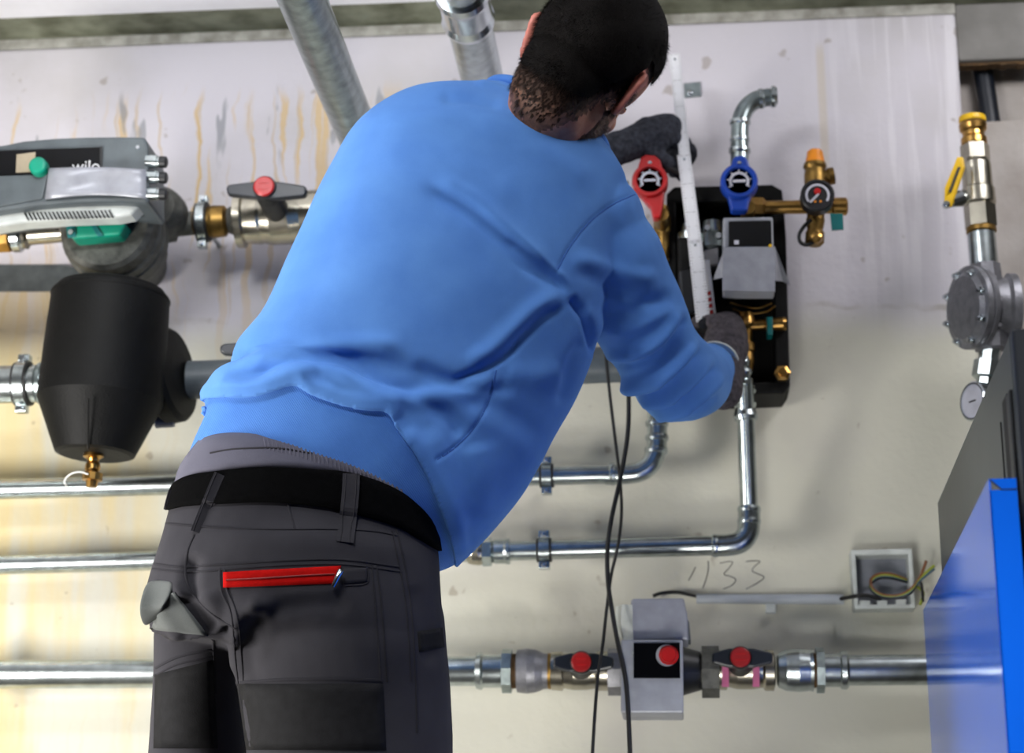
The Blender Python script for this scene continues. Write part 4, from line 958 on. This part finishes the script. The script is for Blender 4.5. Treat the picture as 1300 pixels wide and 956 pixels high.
# waist rolls
S.fold([(296, 452), (320, 446), (370, 446), (420, 440), (480, 438), (520, 444)], 13, .008)
S.fold([(286, 470), (318, 474), (352, 462), (400, 452), (440, 456), (470, 474), (505, 490), (560, 492)], 9, -.010)
S.fold([(266, 478), (300, 488), (336, 484), (372, 470), (410, 474)], 12, .011)
S.fold([(400, 466), (436, 482), (480, 500), (540, 506), (600, 496), (640, 474)], 12, .008)
S.fold([(505, 496), (540, 510), (570, 530), (590, 560)], 9, -.006)
S.fold([(520, 460), (560, 480), (610, 494), (660, 492)], 10, -.005)
S.fold([(540, 540), (560, 580), (575, 630), (585, 690)], 14, .007)
S.fold([(600, 560), (610, 610), (605, 660)], 22, .005)
# body cloth overhanging the rib
HEM = [(215, 524), (240, 514), (262, 505), (292, 503), (318, 503), (345, 496), (373, 488), (396, 500), (430, 512), (462, 519), (492, 523), (505, 545), (525, 572), (542, 603), (558, 640), (570, 672), (577, 700), (578, 716)]
S.fold([(x+2, y-9) for x, y in HEM[1:12]], 9, .006, 'ridge', fade=.06)
S.fold([(x+9, y-3) for x, y in HEM[11:]], 10, .006, 'ridge', fade=.1)
# seams
S.fold([(806, 246), (776, 260), (748, 282), (724, 312), (708, 340), (706, 352)], 2.2, -.0016, fade=.04)
S.fold([(628, 468), (622, 505), (604, 540), (580, 566), (548, 586)], 2.2, -.0022, fade=.04)
# rib: fine tucks
V = S.done()
# split rib knit from body along the hem line; the body cloth ends in a lip that overhangs the rib
cen = np.array([V[list(f)].mean(0) for f in F]); P2 = project(cen)
HXY = np.array([(p.x, p.y) for p in catmull([(x, y, 0) for x, y in HEM], 6)])
nf = normals(V, F); fn = np.array([nf[list(f)].mean(0) for f in F])
front = ((cen-np.array(CAM))*fn).sum(1) > 0
def below(P):                                  # signed distance to the hem line, positive on the rib side
    best = np.full(len(P), 1e9); sg = np.zeros(len(P)); near_ = np.zeros((len(P), 2))
    for a, b in zip(HXY[:-1], HXY[1:]):
        e = b-a; w = P-a; t = np.clip((w@e)/(e@e), 0, 1); q = a+t[:, None]*e; d_ = np.linalg.norm(P-q, axis=1)
        k = d_ < best; best[k] = d_[k]; near_[k] = q[k]; sg[k] = np.sign(e[0]*w[k, 1]-e[1]*w[k, 0])
    return best*sg, near_
sd_, _ = below(P2)
zone = (P2[:, 0] < 582) & (P2[:, 1] > 480)
za, zb_ = W(240, 520, 2.6), W(578, 716, 2.78); zlow = za.z+(cen[:, 0]-za.x)/(zb_.x-za.x)*(zb_.z-za.z)
ribm = np.where(front, cen[:, 2] < zlow, (sd_ > 0) & zone)
ribwide = np.where(front, cen[:, 2] < zlow+.012, (sd_ > -14) & zone)
def sub_mesh(V, F, mask):
    Fs = [f for f, k in zip(F, mask) if k]; ids = sorted({i for f in Fs for i in f}); mp = {a: b for b, a in enumerate(ids)}
    return V[ids], [tuple(mp[i] for i in f) for f in Fs], ids
Vs, Fs, ids = sub_mesh(V, F, ~ribm)
inrib = np.zeros(len(V), bool)
for f, k in zip(F, ribm):
    if k: inrib[list(f)] = True
edge = inrib[ids]; Pe = project(Vs); sdv, nr = below(Pe)
toc = np.array(CAM)-Vs; dist_ = ((Vs-np.array(CAM))@np.array(FW)); nfv = nf[ids]; vis = (nfv*toc).sum(1) > 0
shift = (nr-Pe)*(dist_/FPX)[:, None]
mv = edge & vis & (np.abs(sdv) < 9)
Vs[mv] += shift[mv, :1]*np.array(RT)-shift[mv, 1:]*np.array(UP)
lipw = np.where(vis, np.exp(-np.abs(np.minimum(sdv, 0))/9.0), 0)*(np.abs(sdv) < 40)
Vs = Vs+nfv*(lipw*.0055)[:, None]
sw = np_mesh('sweatshirt', Vs, Fs, [M['sweat']], man)
so = sw.modifiers.new('cloth', 'SOLIDIFY'); so.thickness = .004; so.offset = -1
Vr, Fr, _ = sub_mesh(V, F, ribwide); np_mesh('ribbed_hem', Vr, Fr, [M['rib']], man)['label'] = 'ribbed hem of the sweatshirt'
bs = drape_setup(V, F)
for pts in ([(806, 247), (776, 261), (748, 283), (724, 313), (708, 342)], [(630, 470), (622, 505), (604, 540), (580, 566), (550, 587)]):
    ribbon(bs, pts, .0022, .0006).build('seam', M['sweat_seam'], man)
q_ = TORSO[-1]; cr_ = ring_from(q_[0], q_[1], *q_[2:7], 2.1, 48)
MB().tube(cr_+[cr_[0]], .0075, 12, False).build('collar', M['rib'], man, label='ribbed collar')

# ---- trousers
PELV = [((290, 530), (530, 610), 2.63, 2.70, .06, .09, 11), ((250, 566), (546, 642), 2.60, 2.68, .104, .11, 10),
        ((226, 604), (550, 672), 2.60, 2.67, .112, .11, 9),
        ((214, 648), (555, 706), 2.60, 2.67, .114, .11, 8),
        ((203, 692), (559, 748), 2.60, 2.66, .124, .11, 6),
        ((190, 735), (563, 790), 2.60, 2.66, .134, .11, 2),
        ((184, 775), (567, 826), 2.61, 2.66, .134, .11, -2),
        ((205, 812), (560, 850), 2.63, 2.66, .11, .10, -2)]
RLEG = [((262, 740), (565, 780), 2.62, 2.66, .118, .10, 4, 2.1), ((284, 800), (569, 832), 2.62, 2.66, .128, .10, 0, 2.1), ((297, 860), (573, 880), 2.62, 2.66, .118, .10, -2, 2.1),
        ((312, 960), (574, 972), 2.62, 2.66, .105, .10, 0, 2.1), ((330, 1140), (560, 1150), 2.62, 2.65, .085, .09, 0, 2.1), ((340, 1300), (540, 1300), 2.66, 2.68, .075, .08, 0, 2.1), ((345, 1545), (520, 1545), 2.68, 2.70, .07, .08, 0, 2.1)]
LLEG = [((190, 745), (330, 775), 2.68, 2.72, .10, .09, 0, 2.1), ((196, 805), (308, 815), 2.73, 2.74, .09, .09, 0, 2.1), ((194, 867), (312, 870), 2.76, 2.78, .085, .09, 0, 2.1),
        ((190, 960), (318, 962), 2.80, 2.80, .085, .09, 0, 2.1), ((185, 1140), (320, 1140), 2.86, 2.86, .08, .085, 0, 2.1), ((180, 1290), (310, 1290), 2.86, 2.86, .07, .08, 0, 2.1), ((180, 1490), (310, 1490), 2.86, 2.86, .065, .075, 0, 2.1)]
mb = loft(MB(), PELV); loft(mb, RLEG); loft(mb, LLEG)
V, F = remesh(mb, .0045, 8)
S = Sculpt(V, F); S.noise(.0016, 16, 8)
S.fold([(246, 700), (240, 740), (250, 770), (275, 795), (296, 810)], 10, -.012, fade=.12)          # seat seam
S.fold([(258, 750), (268, 775), (290, 800)], 14, .006)
S.fold([(296, 800), (306, 770), (330, 768), (352, 776)], 12, .008)
S.fold([(340, 764), (325, 770), (305, 790), (300, 830), (305, 865)], 9, .008)
S.fold([(345, 790), (320, 800), (316, 830), (318, 870)], 12, -.005)
S.fold([(325, 778), (370, 768), (420, 766), (450, 772)], 12, -.0035)
S.fold([(310, 760), (345, 762), (390, 752), (440, 748)], 12, .0025)
S.fold([(226, 756), (250, 780), (282, 802)], 13, -.009)
S.fold([(214, 742), (236, 756), (262, 780), (290, 800)], 7, .006)
S.fold([(200, 760), (220, 790), (236, 808)], 8, .008)
S.fold([(182, 796), (210, 803), (240, 808), (286, 806)], 7, .009, 'step', fade=.1, side=-1)
S.fold([(250, 600), (300, 585), (360, 588), (430, 596)], 8, .003)
S.fold([(520, 740), (540, 790), (548, 850)], 10, -.004)
S.fold([(260, 690), (350, 684), (450, 690), (540, 712)], 16, .004)
V = S.done(); bt = drape_setup(V, F)
cen = np.array([V[list(f)].mean(0) for f in F]); P2 = project(cen)
tr = np_mesh('trousers', V, F, [M['trouser']], man)
# elastic waistband above the belt
def arc(x0, y0, xm, ym, x1, y1):
    return [(x0, y0), (x0*.72+xm*.28, y0*.42+ym*.58), (x0*.4+xm*.6, y0*.1+ym*.9), (xm, ym), (x1*.35+xm*.65, y1*.09+ym*.91), (x1*.7+xm*.3, y1*.42+ym*.58), (x1, y1)]
BT = [(216, 620), (240, 606), (282, 598), (340, 593), (400, 596), (450, 603), (500, 622), (530, 645), (552, 672)]
BB = [(212, 648), (236, 643), (282, 640), (340, 638), (400, 643), (450, 653), (500, 668), (530, 684), (556, 700)]
mid = [((a[0]+b[0])/2, (a[1]+b[1])/2) for a, b in zip(BT, BB)]
# belt as a draped closed band: follow the surface in front, run round the body behind it
def band(bvh, top, bot, th, nm, mt, par, nv=5, sub=5, label=None):
    Tt = catmull([(x, y, 0) for x, y in top], sub); Bb = catmull([(x, y, 0) for x, y in bot], sub); mb_ = MB(); R = []
    for a, b in zip(Tt, Bb):
        row = []
        for j in range(nv+1):
            s = j/nv; x_, y_ = a.x*(1-s)+b.x*s, a.y*(1-s)+b.y*s; l, n = hit(bvh, x_, y_)
            for q in range(1, 9):
                if l is None: l, n = hit(bvh, x_+(2*q if x_ < 380 else -2*q), y_)
            if l is None: row = None; break
            row.append((l, n))
        if row: R.append([l+n*th for l, n in row]+[l-n*.003 for l, n in row[::-1]])
    mb_.rings(R); return mb_.build(nm, mt, par, label=label)
WT = [(236, 572), (262, 553), (290, 546), (340, 543), (400, 556), (450, 570), (500, 590), (530, 612), (548, 640)]
band(bt, WT, [(x, y+1) for x, y in BT], .0022, 'waistband', M['trouser_band'], man, label='lighter elastic waistband above the belt')
wl = ribbon(bt, [(268, 576), (300, 571), (350, 570), (396, 577)], .002, .0034).build('waist_seam', M['trouser'], man)
s = MB()
for k in range(34):
    x = 335+k*5.2; f_ = np.interp(x, [335, 380, 420, 466, 515], [556, 567, 580, 598, 622])
    l, n = hit(bt, x, f_+1); l2, n2_ = hit(bt, x+3, f_+15)
    if l is not None and l2 is not None: s.tube([l+n*.0015, (l+l2)/2+n*.004, l2+n2_*.0015], .0013, 6)
g_ = s.build('elastic_gathers', M['trouser_band'], man); g_['kind'] = 'stuff'
blt = band(bt, BT, BB, .0055, 'belt', M['belt'], man)
# belt loops
Vb = [v.co.copy() for v in blt.data.vertices]; bb = BVHTree.FromPolygons(Vb, [tuple(p.vertices) for p in blt.data.polygons])
def loop(pts, w):
    H = []
    for x, y in [(p.x, p.y) for p in catmull([(x, y, 0) for x, y in pts], 6)]:
        l, n = hit(bt, x, y); l3, n3 = hit(bb, x, y)
        if l3 is not None and (l is None or (l3-CAM).length < (l-CAM).length): l, n = l3, n3
        if l is not None: H.append((l, n))
    if len(H) < 2: return
    R = []
    for i, (l, n) in enumerate(H):
        T_ = (H[min(i+1, len(H)-1)][0]-H[max(i-1, 0)][0]).normalized(); n = (l-CAM).normalized()*-1; s_ = T_.cross(n).normalized()
        R.append([l+s_*w/2-n*.001, l+s_*w/2+n*.0026, l-s_*w/2+n*.0026, l-s_*w/2-n*.001])
    o = MB().rings(R, smooth=False).build('belt_loop', M['trouser'], man)
    for sg in (-.32, .32):
        MB().tube([l+(H[min(i+1, len(H)-1)][0]-H[max(i-1, 0)][0]).normalized().cross((CAM-l).normalized())*w*sg+(CAM-l).normalized()*.0027 for i, (l, n) in enumerate(H)], .0008, 6).build('stitch_line', M['trouser_seam'], o)
    return o
loop([(280, 602), (272, 620), (262, 645), (250, 676)], .0165)
loop([(446, 601), (445, 625), (442, 655), (438, 688)], .022)
loop([(217, 622), (212, 640), (207, 662), (203, 684)], .006)
# seams of the trousers
SEAMS = [([(205, 664), (250, 668), (300, 671), (360, 672), (420, 672), (470, 674), (505, 680)], .0022),     # waistband seam
         ([(366, 641), (370, 656), (374, 671)], .0028),
         ([(196, 716), (230, 720), (262, 718), (310, 715), (380, 711), (440, 711), (508, 720)], .0025), ([(194, 722), (232, 726), (262, 725), (310, 721), (380, 717), (440, 717), (510, 726)], .0022),
         ([(246, 680), (238, 700), (236, 730), (246, 756), (270, 780), (298, 798)], .003),
         ([(279, 722), (281, 750), (292, 775), (296, 800), (298, 830), (302, 862), (308, 900)], .0025), ([(285, 722), (288, 748), (298, 772), (304, 800), (306, 830), (309, 864)], .0022),
         ([(472, 718), (476, 760), (480, 810), (484, 866)], .0022), ([(478, 718), (484, 760), (488, 810), (492, 866)], .0022),
         ([(504, 672), (510, 700), (518, 740), (524, 790), (528, 866), (530, 930)], .003), ([(498, 674), (504, 704), (512, 744), (518, 792), (522, 866)], .0022),
         ([(466, 718), (466, 740), (438, 744)], .002), ([(300, 867), (360, 863), (430, 862), (486, 864)], .004),
         ([(194, 850), (225, 834), (262, 826), (272, 826)], .0035), ([(196, 858), (226, 843), (270, 834)], .0025), ([(270, 812), (272, 840), (274, 880)], .003)]
for pts, w in SEAMS: ribbon(bt, pts, w, .0011).build('seam', M['trouser_seam'], man)
# red zip pocket
zq_ = patch(bt, [(284, 727), (433, 719), (424, 741), (284, 746)], 24, 4, .0026)
zp = zq_.build('zip_pocket', M['zip'], man, label='red zip on the back pocket')
ribbon(bt, [(288, 737), (330, 735), (380, 732), (424, 730)], .0022, .0042).build('zip_teeth', mat('dark_red_zip_coil', srgb(130, 14, 14), .5), zp)
l, n = hit(bt, 431, 728); l2, n2_ = hit(bt, 421, 746); 
MB().tube([l+n*.008, (l+l2)/2+n*.010, l2+n2_*.006], [.0042, .0034, .0026], 10).build('zip_pull', M['chrome'], zp)
patch(bt, [(437, 722), (466, 721), (466, 739), (434, 742)], 8, 4, .0014).build('pocket_tab', M['trouser_seam'], man)
# black side pocket and knee panels
patch(bt, [(530, 802), (560, 797), (563, 822), (532, 828)], 6, 4, .0018).build('side_pocket', M['trouser_black'], man, label='black side pocket edge')
patch(bt, [(302, 868), (486, 868), (490, 952), (314, 952)], 16, 8, .0016).build('thigh_panel', M['trouser_black'], man, label='black reinforcement panel on the thigh')
patch(bt, [(198, 856), (270, 838), (276, 950), (196, 950)], 8, 8, .0016).build('thigh_panel', M['trouser_black'], man, label='black reinforcement panel on the thigh')
# holster pocket hanging open on the left hip
s = MB(); G = []
rows = [[(184, 738), (196, 735), (210, 736), (220, 738)], [(178, 756), (190, 756), (204, 758), (214, 758)], [(174, 774), (186, 776), (198, 776), (206, 768)], [(180, 795), (186, 794), (196, 786), (203, 776)]]
lift = [.004, .012, .020, .010]
for r_, lf in zip(rows, lift):
    for k, (x, y) in enumerate(r_):
        l, n = hit(bt, max(x, 199), y)
        p = W(x, y, (l.y if l is not None else 2.6)-lf); G.append(p)
nu = 3; top = G; bot = [p+Vector((.002, .006, 0)) for p in G]; Fq = []; n_ = len(G)
for j in range(3):
    for i in range(3):
        a = j*4+i; Fq += [(a, a+1, a+5, a+4), (a+n_, a+4+n_, a+5+n_, a+1+n_)]
bd = [0, 1, 2, 3, 7, 11, 15, 14, 13, 12, 8, 4]
for a, b in zip(bd, bd[1:]+bd[:1]): Fq.append((a, a+n_, b+n_, b))
o = s.add(top+bot, Fq).build('holster_pocket', M['trouser_lit'], man, label='open tool pocket on the left hip, lamp light painted in')
sm = o.modifiers.new('sub', 'SUBSURF'); sm.levels = 2; sm.render_levels = 2
patch(bt, [(206, 760), (222, 752), (264, 806), (186, 797)], 10, 8, .003).build('holster_flap', M['trouser_lit'], man, label='pocket bag below the hip, painted pale as if lamplit')

# ---- head, neck and the body under the clothes: one continuous figure
HC = W(745, 84, 2.70)
HR = (RT*.80-UP*.52-FW*.305).normalized()
HU = RT*.58+UP*.75+FW*.30; HU = (HU-HR*HU.dot(HR)).normalized(); HF = HU.cross(HR).normalized()
HS = 1.09
HB = (HF*HS, HR*HS, HU*HS)
def hp(f, r, u): return HC+(HF*f+HR*r+HU*u)*HS
mb = MB()
mb.ball(hp(-.004, 0, .030), (.100, .078, .088), HB, 32, 20)            # cranium
mb.ball(hp(-.045, 0, .012), (.060, .066, .070), HB, 28, 16)            # occiput
mb.ball(hp(.030, 0, -.030), (.066, .064, .080), HB, 28, 16)            # face
mb.ball(hp(.038, 0, -.075), (.050, .052, .042), HB, 24, 14)            # jaw
mb.ball(hp(.078, 0, -.098), (.020, .024, .018), HB)                    # chin
for s_ in (-1, 1):
    mb.ball(hp(.010, s_*.050, -.066), (.038, .016, .034), HB)          # jaw angle
    mb.ball(hp(.070, s_*.038, -.022), (.020, .020, .018), HB)          # cheekbone
    mb.ball(hp(.086, s_*.030, .012), (.014, .022, .008), HB)           # brow
limb(mb, [hp(.098, 0, .004), hp(.110, 0, -.020), hp(.116, 0, -.036)], [.009, .011, .014], 4, 14)   # nose
for s_ in (-1, 1): mb.ball(hp(.102, s_*.012, -.040), (.011, .009, .008), HB)
mb.ball(hp(.094, 0, -.060), (.010, .024, .006), HB); mb.ball(hp(.092, 0, -.070), (.010, .021, .007), HB)  # lips
# ears
def ear(sd):
    e = MB(); R = []
    f0 = (-HF*.55+HR*sd*.80).normalized()                                # stands off the head
    for k, (u_, wd, back, out) in enumerate([(-.032, .006, .004, .002), (-.024, .011, .002, .007), (-.010, .013, -.004, .010), (.008, .017, -.010, .014), (.022, .018, -.013, .016), (.031, .013, -.012, .014), (.036, .005, -.010, .010)]):
        c = hp(-.006+back, sd*.069, -.014)+HU*u_+f0*out*.7
        a = (HR*sd*.55-HF*.83).normalized(); b = (HR*sd*.83+HF*.55).normalized()
        R.append([c+a*(wd*math.cos(t))+b*(.0055*math.sin(t)) for t in np.linspace(0, 2*math.pi, 16, endpoint=False)])
    return e.rings(R), R
for sd in (-1, 1):
    e, R = ear(sd); mb.add(e.v, e.f)
    rim_ = [r[0] for r in R]; mb.tube(rim_, .0045, 10, smooth_path=3)
# neck into the torso, arms, trunk, legs
limb(mb, [hp(-.03, 0, -.02), hp(-.035, 0, -.075), W(700, 180, 2.74), W(672, 230, 2.75)], [.060, .058, .066, .085], 5, 26)
limb(mb, [hp(.0, 0, -.05), hp(-.01, 0, -.10), W(705, 190, 2.76)], [.048, .05, .06], 4, 22)
loft(mb, TORSO[:-3], .82); loft(mb, PELV[:-2], .78); loft(mb, RLEG, .62); loft(mb, LLEG, .62)
limb(mb, R_ARM, [r*.7 for r in R_RAD]); limb(mb, L_ARM, [r*.7 for r in L_RAD])
V, F = remesh(mb, .0042, 5, .5)
body = np_mesh('body', V, F, [M['skin']], man); bbv = drape_setup(V, F)
# eyes
for s_ in (-1, 1):
    e = MB().ball(hp(.083, s_*.031, -.006), .0118, HB, 18, 12).build('eye', M['white'], body)
    MB().lathe(hp(.0945, s_*.031, -.007), HF, [(0, .0055), (.0008, .005)], 16).build('iris', mat('brown_iris', srgb(60, 40, 28), .2), body)
    limb(MB(), [hp(.098, s_*.014, .016), hp(.098, s_*.030, .021), hp(.086, s_*.048, .016)], [.003, .004, .002], 5, 8).build('eyebrow', M['hair'], body)
# flushed ear skin: ear faces get their own tone
bm_mat = body.data; bm_mat.materials.append(M['ear'])
hc_ = np.array([p.center for p in bm_mat.polygons]); rel = (hc_-np.array(HC))/HS
rf, rr_, ru = rel@np.array(HF), rel@np.array(HR), rel@np.array(HU)
isear = (np.abs(rr_) > .0735) & (rf < .012) & (rf > -.06) & (ru > -.055) & (ru < .03)
for q in (('shorn_nape_skin', srgb(84, 58, 44)), ('stubbly_nape_skin', srgb(136, 96, 74))): bm_mat.materials.append(mat(q[0], q[1], .6, 0, .22, 220, .2, 800))
hl_f = None

# ---- hair: a close cap plus short strands that thin out towards the nape; beard strands on the jaw
def hairline(f, r, u):
    """height above which the scalp is covered, in head coordinates"""
    a = math.atan2(abs(r)*1.0, -f)                # 0 at the nape, pi at the forehead
    return float(np.interp(a, [0, .45, .75, 1.0, 1.2, 1.45, 1.6, 1.9, 2.3, 3.14], [-.092, -.088, -.066, -.028, .004, .018, .022, .034, .054, .068]))
nb = normals(V, F); rel = (V-np.array(HC))/HS
hf_, hr_, hu_ = rel@np.array(HF), rel@np.array(HR), rel@np.array(HU)
hl = np.array([hairline(a, b, c) for a, b, c in zip(hf_, hr_, hu_)])
earv = (np.abs(hr_) > .0735) & (hf_ < .02) & (hf_ > -.06) & (hu_ > -.06) & (hu_ < .034)
inh = (hu_ > hl) & (np.linalg.norm(rel, axis=1) < .17) & ~earv
keepF = np.array([inh[list(f)].all() for f in F])
th_ = np.clip((hu_-hl)/.035, 0, 1)*.0075+.0009
Vcap = V+nb*(th_*HS)[:, None]
Vh, Fh, _ = sub_mesh(Vcap, F, keepF); Sc = Sculpt(Vh, Fh); Sc.noise(.0009, 70, 4)
hair = np_mesh('hair', Sc.done(), Fh, [M['hair']], man)
def strands(V, F, sel, n, ln, wd, mt, name, par, down, seed, curl=.3, lean=.55):
    r = np.random.default_rng(seed); idx = np.where(sel)[0]; nn = normals(V, F); s = MB(); vv = []; ff = []
    for i in r.choice(idx, n):
        f = F[i]; w = r.dirichlet(np.ones(len(f))); p = (V[list(f)]*w[:, None]).sum(0); nrm = nn[list(f)].mean(0)
        dd = np.array(down)*.9+nrm*lean+r.normal(size=3)*curl; dd /= np.linalg.norm(dd)
        sd = np.cross(dd, nrm); sd /= np.linalg.norm(sd)+1e-9; L = ln*r.uniform(.6, 1.2); k = len(vv)
        vv += [p-sd*wd-nrm*.001, p+sd*wd-nrm*.001, p+dd*L]; ff.append((k, k+1, k+2))
    me = bpy.data.meshes.new(name); me.from_pydata([tuple(v) for v in vv], [], ff); me.materials.append(mt)
    o = link(name, me, par); o['kind'] = 'stuff'; return o
strands(Vcap, F, keepF, 22000, .0075, .00034, M['hair'], 'hair_strands', hair, -HU, 1)
# faded nape and sideburn stubble grows on the skin itself
cen = np.array([V[list(f)].mean(0) for f in F]); rel = (cen-np.array(HC))/HS
f_, r_, u_ = rel@np.array(HF), rel@np.array(HR), rel@np.array(HU)
hl = np.array([hairline(a, b, c) for a, b, c in zip(f_, r_, u_)])
near = (np.linalg.norm(rel, axis=1) < .17)
nape = (np.linalg.norm(rel, axis=1) < .2) & (u_ < hl+.012) & (u_ > hl-.05) & (f_ < .0) & (np.abs(r_) < .074)
prob = np.clip(1-(hl+.012-u_)/.062, 0, 1)**1.2
pick = nape & (rng.random(len(cen)) < prob)
strands(V, F, pick, 26000, .0075, .00017, M['stubble'], 'nape_stubble', hair, -HU, 2, .14, .12)
beard = near & (u_ < -.038) & (u_ > -.13) & (f_ > -.006)
side_ = near & (np.abs(r_) > .045) & (f_ > .002) & (f_ < .03) & (u_ < .01) & (u_ > -.05)
strands(V, F, beard | side_, 20000, .0085, .00032, M['stubble'], 'beard', body, -HU*.9+HF*.3, 3)

pv = np.where(isear, 1, 0); band_ = hl-u_+rng.normal(0, .004, len(u_))
zone_ = (np.linalg.norm(rel, axis=1) < .2) & (f_ < .012) & ~isear
pv[zone_ & (band_ < .022)] = 2; pv[zone_ & (band_ >= .022) & (band_ < .05)] = 3
bz = near & (u_ < -.04) & (f_ > -.006) & (u_ > -.13) & ~isear; pv[bz] = 3
bm_mat.polygons.foreach_set('material_index', pv.astype(np.int32))
# ---- gloved hands
def hand(name, wrist, along, back, spread, curl, thumb_side, mt, scale=1.0, parent=None, thumb_curl=.6):
    """palm and five fingers; along = wrist to knuckles, back = out of the back of the hand, thumb_side = +1/-1 across"""
    a = Vector(along).normalized(); b = Vector(back); b = (b-a*b.dot(a)).normalized(); c = a.cross(b)*thumb_side   # c points to the thumb side
    Wp = Vector(wrist); k = scale; mb = MB()
    limb(mb, [Wp-a*.05*k, Wp+a*.01*k, Wp+a*.045*k, Wp+a*.085*k], [.027*k, .027*k, .034*k, .030*k], 5, 18)
    for s in (-.024, -.008, .008, .024): mb.ball(Wp+a*.078*k+c*s*k, (.016*k,)*3, None, 14, 10)
    for s in (-.018, .0, .018): mb.ball(Wp+a*.045*k+c*s*k, (.020*k,)*3, None, 14, 10)
    LN = [(.046, .028, .022), (.050, .031, .024), (.046, .029, .023), (.036, .023, .020)]
    for i, s in enumerate((.029, .010, -.010, -.029)):
        p = Wp+a*(.088-.004*abs(i-1))*k+c*s*k; d = a.copy(); ang = 0; pts = [p]; 
        for j, L in enumerate(LN[i]):
            ang += curl[j]; dd = (a*math.cos(ang)-b*math.sin(ang)+c*s*spread).normalized(); p = p+dd*L*k; pts.append(p)
        limb(mb, pts, [.0105*k, .0102*k, .0095*k, .0085*k], 4, 12)
    p = Wp+a*.028*k+c*.026*k-b*.006*k; pts = [p]
    for j, L in enumerate((.036, .032, .026)):
        ang = thumb_curl*(j*.7); dd = (a*(.62+.1*j)+c*(.75-.45*j)-b*(.45+.35*j*thumb_curl)).normalized(); p = p+dd*L*k; pts.append(p)
    limb(mb, pts, [.015*k, .0125*k, .011*k, .0095*k], 4, 14)
    V_, F_ = remesh(mb, .0026, 3); S_ = Sculpt(V_, F_); S_.noise(.0006, 120, 9)
    return np_mesh(name, S_.done(), F_, [mt], parent), (a, b, c)
# right hand: comes out of the cuff, closes round the foot of the rule
rw = W(920, 468, 3.165); g1, ax1 = hand('glove', rw, W(922, 424, 3.215)-rw, Vector((.72, -.66, .1)), .12, (1.0, 1.25, .8), 1, M['glove'], 1.12, man)
g1['label'] = 'grey work glove on the right hand'
# glove cuff edge, pale
c_ = W(906, 464, 3.145); d_ = (R_ARM[-1]-R_ARM[-2]).normalized()
MB().lathe(W(908, 463, 3.155), (W(916, 440, 3.20)-W(904, 468, 3.13)).normalized(), [(0, .036), (.0, .0385), (.006, .0385), (.006, .036)], 26).build('glove_cuff', M['grey_pale'], man, label='pale edge of the right glove cuff')
# left hand: knit glove holding the rule from behind
lw = W(797, 184, 3.21); g2, ax2 = hand('glove', lw, W(850, 166, 3.255)-lw, Vector((-.1, -.93, .35)), .1, (.75, 1.2, .9), 1, M['glove_dark'], 1.06, man)
g2['label'] = 'charcoal knit glove on the left hand'
# ---- boots under the frame
for nm, x, y in (('boot', -.50+.09, 2.70), ('boot', -.60, 2.86)):
    pass
for LG in (RLEG, LLEG):
    L_, R_ = W(*LG[-1][0], LG[-1][2]), W(*LG[-1][1], LG[-1][3]); c = (L_+R_)/2
    s = MB(); limb(s, [Vector((c.x, c.y, max(c.z, .1)+.12)), Vector((c.x, c.y+.0, .10)), Vector((c.x+.02, c.y+.06, .065)), Vector((c.x+.04, c.y+.16, .05))], [.06, .062, .055, .048], 6, 20)
    Vb_, Fb_ = remesh(s, .007, 5); Vb_[:, 2] = np.maximum(Vb_[:, 2], .004)
    bt_ = np_mesh('boot', Vb_, Fb_, [M['boot']], man)
    MB().prism([Vector((c.x+dx_, c.y+dy_, .0)) for dx_, dy_ in ((-.045, -.06), (.05, -.065), (.075, .10), (.075, .19), (.03, .21), (-.01, .17), (-.045, .06))], (0, 0, .03)).build('sole', M['rubber'], bt_, bev=.004)

# ------------------------------------------------------------------ folding rule
t = thing('folding_rule', 'white folding rule held upright against the wall, its lower segments doubled', 'ruler', W(893, 405, 3.21))
def seg(x0, y0, x1, y1, w, Y0, Y1, mt, name, th=.003):
    a, b = W(x0, y0, Y0), W(x1, y1, Y1); ax = (b-a).normalized(); sx = Vector((1, 0, 0)); sx = (sx-ax*sx.dot(ax)).normalized(); m = mpp(a)
    P = [a-sx*w*.5*m, a+sx*w*.5*m, b+sx*w*.5*m, b-sx*w*.5*m]
    return MB().prism(P, (0, th, 0)).build(name, mt, t, bev=.0006), a, b, sx, m
M['rule'] = mat('white_rule_enamel', srgb(232, 232, 234), .4, 0, .03)
for (x0, y0, x1, y1, w, Y0, Y1) in ((856, 68, 871, 214, 14, 3.25, 3.225), (868, 196, 884, 322, 17, 3.221, 3.211), (882, 306, 893, 408, 18, 3.207, 3.203)):
    o, a, b, sx, m = seg(x0, y0, x1, y1, w, Y0, Y1, M['rule'], 'segment'); s = MB(); L = (b-a).length; n = int(L/.005)
    for k in range(n):
        p = a+(b-a)*((k+.5)/n); h = .42 if k % 10 == 0 else (.28 if k % 5 == 0 else .18)
        for e in (-1, 1): s.box(p+sx*e*(w*.5*m-h*w*.5*m-.0004)+Vector((0, -.0001, 0)), h*w*.5*m, .0002, .0003, X=sx)
    q = s.build('graduation', M['pencil'], o)
    q['kind'] = 'stuff'
    for p in (a+(b-a)*.05, a+(b-a)*.95): MB().lathe(p, TOV, [(0, .0026), (.0008, .002)], 12).build('rivet', M['chrome'], o)
o, a, b, sx, m = seg(893, 330, 903, 412, 15, 3.222, 3.22, M['rule'], 'segment', .009)
for k in range(5):
    y0 = 372+k*8; MB().prism([W(894+k, y0, 3.2195), W(902+k, y0-3, 3.2195), W(903+k, y0+2, 3.2195), W(895+k, y0+4, 3.2195)], (0, .0008, 0)).build('mark', M['red'], o)
MB().lathe(W(893.5, 412, 3.198), TOV, [(-.02, 7*m), (.0, 8*m), (.006, 7*m)], 20).build('hinge', M['black'], t)
#MAN-END
